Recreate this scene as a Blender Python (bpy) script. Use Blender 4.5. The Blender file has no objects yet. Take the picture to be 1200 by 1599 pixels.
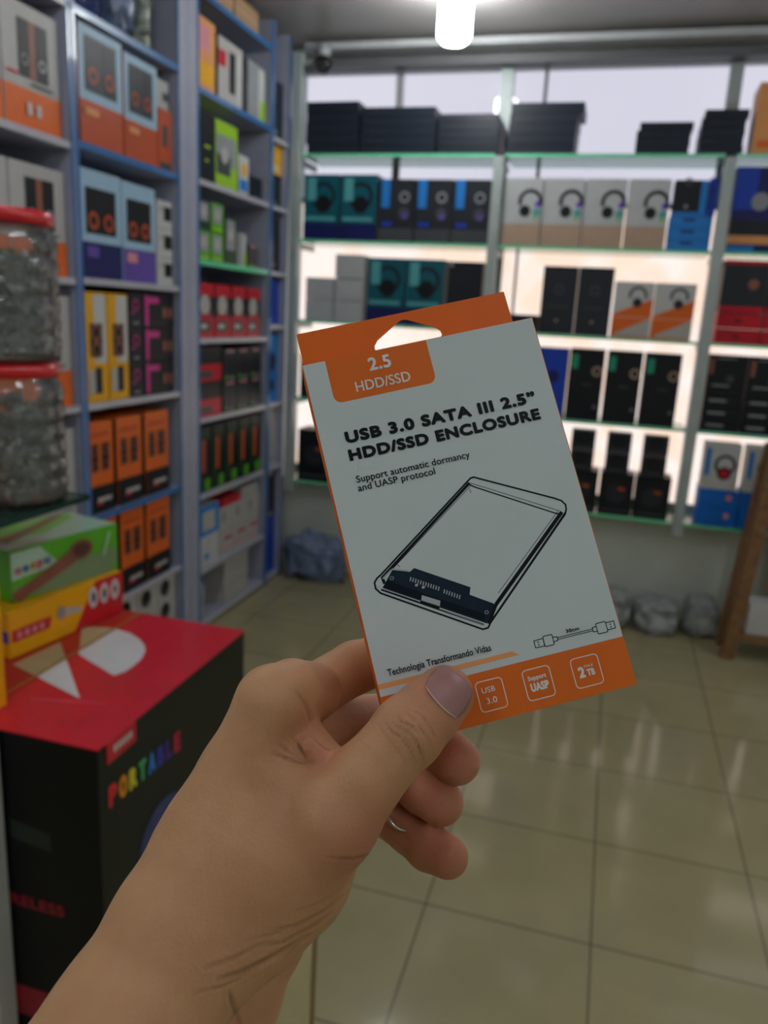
import bpy, math, random
import numpy as np
from mathutils import Vector, Matrix
random.seed(7)
np.random.seed(7)
SC = bpy.context.scene
COL = SC.collection

# ------------------------------------------------------------------ camera
FPX = 1240.0
RC = np.array([[0.960, 0.274, 0.053], [0.115, -0.217, -0.969], [-0.255, 0.937, -0.240]])
u_, s_, v_ = np.linalg.svd(RC)
RC = u_ @ v_                       # rows: image right, image down, view direction
CAM = np.array([0.0, 0.0, 1.5])
cd = bpy.data.cameras.new('camera')
cam = bpy.data.objects.new('camera', cd)
COL.objects.link(cam)
M = Matrix.Identity(4)
for i in range(3):
    M[i][0] = RC[0][i]; M[i][1] = -RC[1][i]; M[i][2] = -RC[2][i]; M[i][3] = CAM[i]
cam.matrix_world = M
cd.sensor_fit = 'VERTICAL'
cd.sensor_height = 32.0
cd.lens = 32.0 * FPX / 1599.0
cd.clip_start = 0.01
cd.dof.use_dof = True
cd.dof.focus_distance = 0.262
cd.dof.aperture_fstop = (cd.lens / 1000.0) / 0.0021
SC.camera = cam

# ------------------------------------------------------------------ world, light, exposure
SC.view_settings.view_transform = 'Standard'
SC.view_settings.look = 'None'
SC.view_settings.gamma = 1.0
SC.view_settings.use_curve_mapping = False
SC.view_settings.exposure = 0.0
SC.cycles.use_denoising = True
SC.cycles.max_bounces = 8
SC.cycles.transparent_max_bounces = 24
SC.cycles.sample_clamp_indirect = 4.0
SC.cycles.caustics_reflective = False
SC.cycles.caustics_refractive = False

W = bpy.data.worlds.new('overcast_sky')
SC.world = W
W.use_nodes = True
wn = W.node_tree.nodes; wl = W.node_tree.links
bg = wn['Background']
tc = wn.new('ShaderNodeTexCoord'); nz = wn.new('ShaderNodeTexNoise'); rp = wn.new('ShaderNodeValToRGB')
nz.inputs['Scale'].default_value = 3.0
rp.color_ramp.elements[0].color = (0.70, 0.69, 0.80, 1); rp.color_ramp.elements[1].color = (0.86, 0.85, 0.93, 1)
wl.new(tc.outputs['Generated'], nz.inputs['Vector']); wl.new(nz.outputs['Fac'], rp.inputs['Fac'])
wl.new(rp.outputs['Color'], bg.inputs['Color'])
bg.inputs['Strength'].default_value = 1.0
BULB_EMIT = 46.0
TUBE_EMIT = 36.0
PANEL_EMIT = 1.08

# ------------------------------------------------------------------ materials
def lin(c):
    c = c / 255.0
    return c / 12.92 if c <= 0.04045 else ((c + 0.055) / 1.055) ** 2.4
def rgb(t): return (lin(t[0]), lin(t[1]), lin(t[2]), 1.0)
_mats = {}
def mat(name, col, rough=0.5, metal=0.0, spec=0.5, var=0.06, scale=14.0, bump=0.0, coat=0.0):
    if name in _mats: return _mats[name]
    m = bpy.data.materials.new(name); m.use_nodes = True
    n = m.node_tree.nodes; l = m.node_tree.links; b = n['Principled BSDF']
    c = rgb(col)
    b.inputs['Roughness'].default_value = rough
    b.inputs['Metallic'].default_value = metal
    b.inputs['Specular IOR Level'].default_value = spec
    b.inputs['Coat Weight'].default_value = coat
    t = n.new('ShaderNodeTexCoord'); z = n.new('ShaderNodeTexNoise'); r = n.new('ShaderNodeValToRGB')
    z.inputs['Scale'].default_value = scale; z.inputs['Detail'].default_value = 4
    r.color_ramp.elements[0].position = 0.3; r.color_ramp.elements[1].position = 0.7
    r.color_ramp.elements[0].color = tuple(min(1, x * (1 - var)) for x in c[:3]) + (1,)
    r.color_ramp.elements[1].color = tuple(min(1, x * (1 + var)) for x in c[:3]) + (1,)
    l.new(t.outputs['Object'], z.inputs['Vector']); l.new(z.outputs['Fac'], r.inputs['Fac']); l.new(r.outputs['Color'], b.inputs['Base Color'])
    if bump:
        bp = n.new('ShaderNodeBump'); bp.inputs['Strength'].default_value = bump; bp.inputs['Distance'].default_value = 0.01
        l.new(z.outputs['Fac'], bp.inputs['Height']); l.new(bp.outputs['Normal'], b.inputs['Normal'])
    _mats[name] = m
    return m
def emis(name, col, s, var=0.0, scale=2.0, col2=None):
    if name in _mats: return _mats[name]
    m = bpy.data.materials.new(name); m.use_nodes = True
    n = m.node_tree.nodes; l = m.node_tree.links
    n.remove(n['Principled BSDF']); e = n.new('ShaderNodeEmission')
    e.inputs['Color'].default_value = rgb(col); e.inputs['Strength'].default_value = s
    if col2:
        t = n.new('ShaderNodeTexCoord'); z = n.new('ShaderNodeTexNoise'); r = n.new('ShaderNodeValToRGB')
        z.inputs['Scale'].default_value = scale
        r.color_ramp.elements[0].position = 0.4; r.color_ramp.elements[1].position = 0.6
        r.color_ramp.elements[0].color = rgb(col); r.color_ramp.elements[1].color = rgb(col2)
        l.new(t.outputs['Object'], z.inputs['Vector']); l.new(z.outputs['Fac'], r.inputs['Fac']); l.new(r.outputs['Color'], e.inputs['Color'])
    l.new(e.outputs[0], n['Material Output'].inputs['Surface'])
    _mats[name] = m
    return m
def clear(name, col, amount, rough=0.05, gloss=0.25):
    """thin clear plastic or glass: see-through tinted film with a glossy coat"""
    if name in _mats: return _mats[name]
    m = bpy.data.materials.new(name); m.use_nodes = True
    n = m.node_tree.nodes; l = m.node_tree.links; n.remove(n['Principled BSDF'])
    tr = n.new('ShaderNodeBsdfTransparent'); df = n.new('ShaderNodeBsdfDiffuse'); gl = n.new('ShaderNodeBsdfGlossy')
    tr.inputs['Color'].default_value = rgb(col); df.inputs['Color'].default_value = rgb(col)
    gl.inputs['Roughness'].default_value = rough
    m1 = n.new('ShaderNodeMixShader'); m1.inputs[0].default_value = 1 - amount
    l.new(tr.outputs[0], m1.inputs[1]); l.new(df.outputs[0], m1.inputs[2])
    fr = n.new('ShaderNodeFresnel'); fr.inputs['IOR'].default_value = 1.3 + gloss
    m2 = n.new('ShaderNodeMixShader'); l.new(fr.outputs[0], m2.inputs[0]); l.new(m1.outputs[0], m2.inputs[1]); l.new(gl.outputs[0], m2.inputs[2])
    l.new(m2.outputs[0], n['Material Output'].inputs['Surface'])
    _mats[name] = m
    return m
PAL = {
 'azure': (14, 112, 214),
 'lgrey': (196, 199, 202),
 'slate': (30, 38, 52),
 'white': (205, 205, 205), 'offwhite': (188, 184, 182), 'grey': (150, 152, 158), 'dgrey': (72, 74, 80), 'black': (22, 24, 30), 'ink': (30, 34, 44),
 'orange': (232, 108, 38), 'yellow': (240, 176, 20), 'red': (200, 24, 46), 'brick': (196, 84, 44), 'blue': (30, 70, 190), 'sky': (40, 130, 215),
 'navy': (28, 34, 96), 'purple': (104, 80, 170), 'teal': (16, 92, 108), 'lteal': (90, 170, 176), 'green': (90, 170, 30), 'dgreen': (32, 66, 40),
 'lime': (160, 205, 50), 'magenta': (214, 60, 150), 'beige': (190, 160, 140), 'card': (176, 142, 108), 'copper': (150, 92, 74), 'lblue': (168, 200, 226),
 'mint': (40, 150, 120), 'pink': (226, 150, 160), 'charcoal': (40, 44, 52), 'paleorange': (232, 160, 100), 'violet': (110, 60, 190), 'cream': (226, 214, 170)}
def pm(k): return mat('print_' + k, PAL[k], 0.42, var=0.05, spec=.3)
M_LAM = mat('grey_laminate', (168, 170, 190), 0.45)
M_EDGE = mat('blue_edging', (48, 112, 178), 0.3, coat=0.25)
M_EDGEW = mat('white_edging', (190, 188, 200), 0.3)
M_ALU = mat('aluminium', (178, 188, 188), 0.45, metal=0.15)
M_WALL = mat('painted_wall', (222, 226, 216), 0.7, scale=3)
M_CEIL = mat('ceiling_panel', (168, 163, 162), 0.45, scale=3)
M_BLKP = mat('black_plastic', (16, 16, 18), 0.4)
M_GEDGE = mat('green_glass_edge', (110, 226, 172), 0.2)
M_GLASS = clear('shelf_glass', (200, 232, 220), 0.75, 0.03, 0.2)
M_PANE = clear('window_glass', (250, 250, 252), 1.0, 0.0, 0.05)
M_GLOW = emis('lit_frosted_pane', (255, 226, 206), PANEL_EMIT, scale=5.0, col2=(255, 240, 232))

# ------------------------------------------------------------------ mesh builder
class MB:
    def __init__(s): s.v = []; s.f = []; s.m = []; s.ms = []; s.sm = []
    def mi(s, m):
        if m not in s.ms: s.ms.append(m)
        return s.ms.index(m)
    def poly(s, pts, m, smooth=False):
        b = len(s.v); s.v += [tuple(p) for p in pts]; s.f.append(tuple(range(b, b + len(pts)))); s.m.append(s.mi(m)); s.sm.append(smooth)
    def box(s, x0, x1, y0, y1, z0, z1, m, bev=0.0):
        b = len(s.v); k = s.mi(m)
        s.v += [(x0, y0, z0), (x1, y0, z0), (x1, y1, z0), (x0, y1, z0), (x0, y0, z1), (x1, y0, z1), (x1, y1, z1), (x0, y1, z1)]
        for q in ((0, 3, 2, 1), (4, 5, 6, 7), (0, 1, 5, 4), (1, 2, 6, 5), (2, 3, 7, 6), (3, 0, 4, 7)):
            s.f.append(tuple(b + i for i in q)); s.m.append(k); s.sm.append(False)
    def prism(s, pts, z0, z1, m):
        """pts: outline in xy, extruded along z"""
        n = len(pts); b = len(s.v); k = s.mi(m)
        s.v += [(p[0], p[1], z0) for p in pts] + [(p[0], p[1], z1) for p in pts]
        s.f.append(tuple(b + i for i in range(n - 1, -1, -1))); s.f.append(tuple(b + n + i for i in range(n)))
        for i in range(n): s.f.append((b + i, b + (i + 1) % n, b + n + (i + 1) % n, b + n + i))
        s.m += [k] * (n + 2); s.sm += [False] * (n + 2)
    def lathe(s, prof, m, n=40, c=(0, 0), cap=True):
        b = len(s.v); k = s.mi(m); R = len(prof)
        for r, z in prof:
            for i in range(n):
                a = 2 * math.pi * i / n; s.v.append((c[0] + r * math.cos(a), c[1] + r * math.sin(a), z))
        for j in range(R - 1):
            for i in range(n):
                i2 = (i + 1) % n
                s.f.append((b + j * n + i, b + j * n + i2, b + (j + 1) * n + i2, b + (j + 1) * n + i)); s.m.append(k); s.sm.append(True)
        if cap:
            s.f.append(tuple(b + i for i in range(n - 1, -1, -1))); s.m.append(k); s.sm.append(False)
            s.f.append(tuple(b + (R - 1) * n + i for i in range(n))); s.m.append(k); s.sm.append(False)
    def tube(s, path, r, m, n=10):
        b = len(s.v); k = s.mi(m); P = [Vector(p) for p in path]; N = len(P)
        up = Vector((0, 0, 1))
        for i, p in enumerate(P):
            d = (P[min(i + 1, N - 1)] - P[max(i - 1, 0)]).normalized()
            a = d.cross(up)
            if a.length < 1e-3: a = d.cross(Vector((1, 0, 0)))
            a.normalize(); c = d.cross(a)
            for j in range(n):
                t = 2 * math.pi * j / n; s.v.append(tuple(p + a * (r * math.cos(t)) + c * (r * math.sin(t))))
        for i in range(N - 1):
            for j in range(n):
                s.f.append((b + i * n + j, b + i * n + (j + 1) % n, b + (i + 1) * n + (j + 1) % n, b + (i + 1) * n + j)); s.m.append(k); s.sm.append(True)
        s.f.append(tuple(b + j for j in range(n - 1, -1, -1))); s.f.append(tuple(b + (N - 1) * n + j for j in range(n))); s.m += [k, k]; s.sm += [False, False]
    def mesh(s, name):
        me = bpy.data.meshes.new(name); me.from_pydata(s.v, [], s.f)
        for m in s.ms: me.materials.append(m)
        me.polygons.foreach_set('material_index', s.m); me.polygons.foreach_set('use_smooth', s.sm)
        me.update(); return me
    def build(s, name, parent=None, bevel=0.0):
        o = bpy.data.objects.new(name, s.mesh(name)); COL.objects.link(o)
        if parent: o.parent = parent
        if bevel:
            md = o.modifiers.new('bevel', 'BEVEL'); md.width = bevel; md.segments = 2; md.limit_method = 'ANGLE'
        return o
def tag(o, label=None, cat=None, group=None, kind=None):
    if label: o['label'] = label
    if cat: o['category'] = cat
    if group: o['group'] = group
    if kind: o['kind'] = kind
    return o
def empty(name, loc=(0, 0, 0), rz=0.0):
    o = bpy.data.objects.new(name, None); COL.objects.link(o); o.location = loc; o.rotation_euler = (0, 0, rz); o.empty_display_size = 0.05
    return o
def struct(name, mb, parent=None):
    o = mb.build(name, parent)
    if not parent: o['kind'] = 'structure'
    return o
def text_tris(txt, bold=0.0, spacing=1.0, slant=0.0):
    """text as filled flat geometry in unit box: returns verts (x 0..1, y 0..1 for full extents), faces, aspect"""
    c = bpy.data.curves.new('t', 'FONT'); c.body = txt; c.resolution_u = 5; c.offset = bold; c.space_character = spacing
    o = bpy.data.objects.new('t', c); COL.objects.link(o)
    dg = bpy.context.evaluated_depsgraph_get(); me = bpy.data.meshes.new_from_object(o.evaluated_get(dg))
    v = [(p.co.x, p.co.y) for p in me.vertices]; f = [tuple(p.vertices) for p in me.polygons]
    bpy.data.objects.remove(o); bpy.data.curves.remove(c); bpy.data.meshes.remove(me)
    return v, f
def put_text(mb, txt, x0, x1, ybase, cap, m, place, bold=0.0, spacing=1.0):
    """cap = cap height; place(x, y) -> 3D point; x runs x0..x1, y up from the baseline"""
    v, f = text_tris(txt, 0.0, spacing * (1.0 + 1.4 * bold))
    xs = [p[0] for p in v]; a, b = min(xs), max(xs)
    ref, _ = text_tris('H'); ch = max(p[1] for p in ref); k = mb.mi(m); w = bold * cap   # bold: stroke thickening as a share of the cap height
    offs = [(0, 0)] if not bold else [(math.cos(t) * w, math.sin(t) * w) for t in np.linspace(0, 2 * math.pi, 12, endpoint=False)] + [(0, 0)]
    o_, ax_, ay_ = (Vector(place(*q)) for q in ((0, 0), (1, 0), (0, 1))); nrm = (ax_ - o_).cross(ay_ - o_).normalized()
    for i_, (dx, dy) in enumerate(offs):
        base = len(mb.v)
        for p in v: mb.v.append(tuple(nrm * (1.2e-5 * i_) + Vector(place(x0 + w + (p[0] - a) / (b - a) * (x1 - x0 - 2 * w) + dx, ybase + w + p[1] / ch * (cap - 2 * w) + dy))))
        for q in f: mb.f.append(tuple(base + i for i in q)); mb.m.append(k); mb.sm.append(False)

# ------------------------------------------------------------------ room shell
def floor_material():
    m = bpy.data.materials.new('polished_floor_tiles'); m.use_nodes = True
    n = m.node_tree.nodes; l = m.node_tree.links; b = n['Principled BSDF']
    t = n.new('ShaderNodeTexCoord'); mp = n.new('ShaderNodeMapping'); br = n.new('ShaderNodeTexBrick')
    mp.inputs['Location'].default_value = (-0.116, -1.77, 0)
    br.offset = 0.0; br.squash = 1.0
    br.inputs['Scale'].default_value = 1.0; br.inputs['Brick Width'].default_value = 0.425; br.inputs['Row Height'].default_value = 0.4235
    br.inputs['Mortar Size'].default_value = 0.0028; br.inputs['Mortar Smooth'].default_value = 0.2; br.inputs['Bias'].default_value = 0
    br.inputs['Color1'].default_value = rgb((182, 171, 130)); br.inputs['Color2'].default_value = rgb((176, 165, 125)); br.inputs['Mortar'].default_value = rgb((112, 104, 84))
    nz = n.new('ShaderNodeTexNoise'); nz.inputs['Scale'].default_value = 5; nz.inputs['Detail'].default_value = 5
    mx = n.new('ShaderNodeMixRGB'); mx.blend_type = 'MULTIPLY'; mx.inputs[0].default_value = 0.25
    l.new(t.outputs['Object'], mp.inputs['Vector']); l.new(mp.outputs[0], br.inputs['Vector']); l.new(t.outputs['Object'], nz.inputs['Vector'])
    l.new(br.outputs['Color'], mx.inputs[1]); l.new(nz.outputs['Fac'], mx.inputs[2]); l.new(mx.outputs[0], b.inputs['Base Color'])
    b.inputs['Roughness'].default_value = 0.10; b.inputs['Specular IOR Level'].default_value = 0.5
    bp = n.new('ShaderNodeBump'); bp.inputs['Strength'].default_value = 0.03; bp.inputs['Distance'].default_value = 0.02
    l.new(nz.outputs['Fac'], bp.inputs['Height']); l.new(bp.outputs[0], b.inputs['Normal'])
    return m
XL, XR, YB, YW, H = -2.12, 2.6, -2.6, 4.5, 2.85
b = MB(); b.box(XL, XR, YB, YW + .1, -0.1, 0, floor_material()); struct('floor', b)
b = MB(); b.box(XL, XR, YB, YW + .1, H, H + .1, M_CEIL)
M_SEAM = mat('ceiling_seam', (96, 92, 90), 0.6)
for i in range(12): b.box(XL, XR, YB + .3 + i * .6, YB + .304 + i * .6, H - .0015, H, M_SEAM)
struct('ceiling', b)
b = MB(); b.box(XL - .1, XL, YB, YW + .1, 0, H, M_WALL); struct('wall_left', b)
b = MB(); b.box(XR, XR + .1, YB, YW + .1, 0, H, M_WALL); struct('wall_right', b)
b = MB(); b.box(XL, XR, YB - .1, YB, 0, H, M_WALL); struct('wall_behind', b)
b = MB(); b.box(XL, XR, 4.31, YW + .1, 0, 0.545, M_WALL)
b.box(XL, XR, 4.40, YW + .1, 2.79, H, M_WALL)
b.box(XL, -1.83, 4.32, YW + .1, 0.5, H, M_WALL)
struct('wall_back', b)
b = MB(); b.box(-1.70, XR, 4.22, 4.40, 2.80, 2.83, mat('beam_white', (196, 198, 202), 0.4)); struct('trim_1', b)
b = MB(); b.box(-1.70, XR, 4.33, 4.40, 2.745, 2.785, mat('shutter_box', (104, 104, 108), 0.5)); struct('trim_2', b)
# window glazing: clear strip up top, lit frosted panes below
b = MB(); FR = M_ALU
b.box(-1.83, XR, 4.42, 4.49, 2.745, 2.79, FR); b.box(-1.83, XR, 4.43, 4.47, 2.09, 2.115, FR)
for x, w in ((-1.81, .04), (-.68, .065), (.41, .06), (1.5, .06)): b.box(x - w / 2, x + w / 2, 4.43, 4.49, 2.1, 2.75, FR)
b.box(-.49, -.475, 4.43, 4.47, 2.1, 2.75, mat('dark_mullion', (70, 72, 78), 0.5)); b.box(-1.28, -1.24, 4.49, 4.51, 2.1, 2.75, mat('pale_mullion', (214, 210, 216), 0.5))
w1 = struct('window_1', b)
b = MB(); b.box(-1.79, XR, 4.455, 4.46, 2.11, 2.75, M_PANE); struct('window_pane', b, w1)
b = MB(); b.box(-1.83, XR, 4.46, 4.50, 0.55, 0.6, FR)
for x, w in ((-1.81, .04), (-.655, .06), (-.55, .012), (.44, .06), (.9, .02), (1.5, .06)): b.box(x - w / 2, x + w / 2, 4.43, 4.47, 0.55, 2.1, FR)
w2 = struct('window_2', b)
b = MB(); b.box(-1.79, XR, 4.475, 4.485, 0.6, 2.1, M_GLOW); struct('window_pane', b, w2)

# ------------------------------------------------------------------ display rack with glass shelves at the back
SHZ = [2.29, 1.87, 1.455, 1.035, 0.565]
SHN = ['top', 'second', 'third', 'fourth', 'lowest']
BX = [-1.70, -0.64, 0.41, 1.46]
rack = tag(empty('display_rack', (0, 4.15, 0.5)), 'tall aluminium display rack of glass shelves in front of the lit back window', 'rack')
for x in BX:
    b = MB(); b.box(x - .024, x + .024, -.03, .02, 0.0, 2.26 if x < -1 else 1.775, M_ALU)
    for z in SHZ: b.box(x - .012, x + .012, 0.02, .27, z - .545, z - .5135, M_ALU)
    b.build('upright', rack, 0.003)
for i in range(3):
    for z in SHZ:
        b = MB(); b.box(BX[i] + .026, BX[i + 1] - .026, -0.004, .29, z - .5 - .012, z - .5, M_GLASS)
        b.box(BX[i] + .026, BX[i + 1] - .026, -0.008, -0.004, z - .5 - .013, z - .5 + .001, M_GEDGE)
        b.build('glass_shelf', rack)

# ------------------------------------------------------------------ shelving units on the left wall
CX = -1.73          # plane of the cabinet fronts
def unit(y0, y1, tops, wide0, wide1, label, top=2.85 - .02, edges=None):
    root = tag(empty('shelving_unit', (CX, (y0 + y1) / 2, 0), math.pi / 2), label, 'shelving unit', 'shelving units along the left wall')
    a, c = y0 - (y0 + y1) / 2, y1 - (y0 + y1) / 2; D = .36
    for (p, q) in ((a - wide0, a), (c, c + wide1)):
        b = MB(); b.box(p, q, 0.004, D, 0, top, M_LAM)
        b.box(p, q, 0.0, 0.004, 0, top, M_LAM)
        if p < 0: b.box(q - .012, q + .0005, -.003, 0.002, 0, top, M_EDGE)
        else: b.box(p - .0005, p + .009, -.003, 0.002, 0, top, M_EDGE)
        b.build('side_panel', root)
    b = MB(); b.box(a, c, D - .012, D, 0, top, M_LAM); b.build('back_panel', root)
    for i, z in enumerate(tops):
        em = M_EDGE if (edges and edges[i] == 'b') else (M_EDGEW if (edges and edges[i] == 'w') else M_GEDGE)
        b = MB(); b.box(a + .001, c - .001, 0.006, D - .013, z - .02, z, M_LAM); b.box(a + .001, c - .001, 0.0, 0.006, z - .021, z + .001, em)
        b.build('shelf', root)
    return root
T_R = [.035, .30, .66, 1.01, 1.36, 1.69, 2.01, 2.36, 2.715]
T_M = [.035, .38, .74, 1.145, 1.57, 1.995, 2.385]
unit(1.50, 2.34, [.035, .38, .75, 1.145, 1.565, 1.98, 2.385], .03, .0165, 'nearest grey shelving unit, behind the jars, holding big speaker boxes', edges='wwwwwww')
unit(2.376, 3.0, T_M, .0165, .0785, 'grey shelving unit with blue edging, second from the camera, holding orange and yellow boxes', edges='wwbwwbb')
unit(3.165, 3.88, T_R, .0835, .016, 'grey shelving unit with nine shelves of small green and red boxes', edges='wwwwwgwbb')
unit(3.915, 4.10, [.035, .66, 1.01, 1.42, 1.69, 2.01, 2.33], .016, .016, 'narrow grey shelving unit in the back left corner', edges='wwwwwww')

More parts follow.
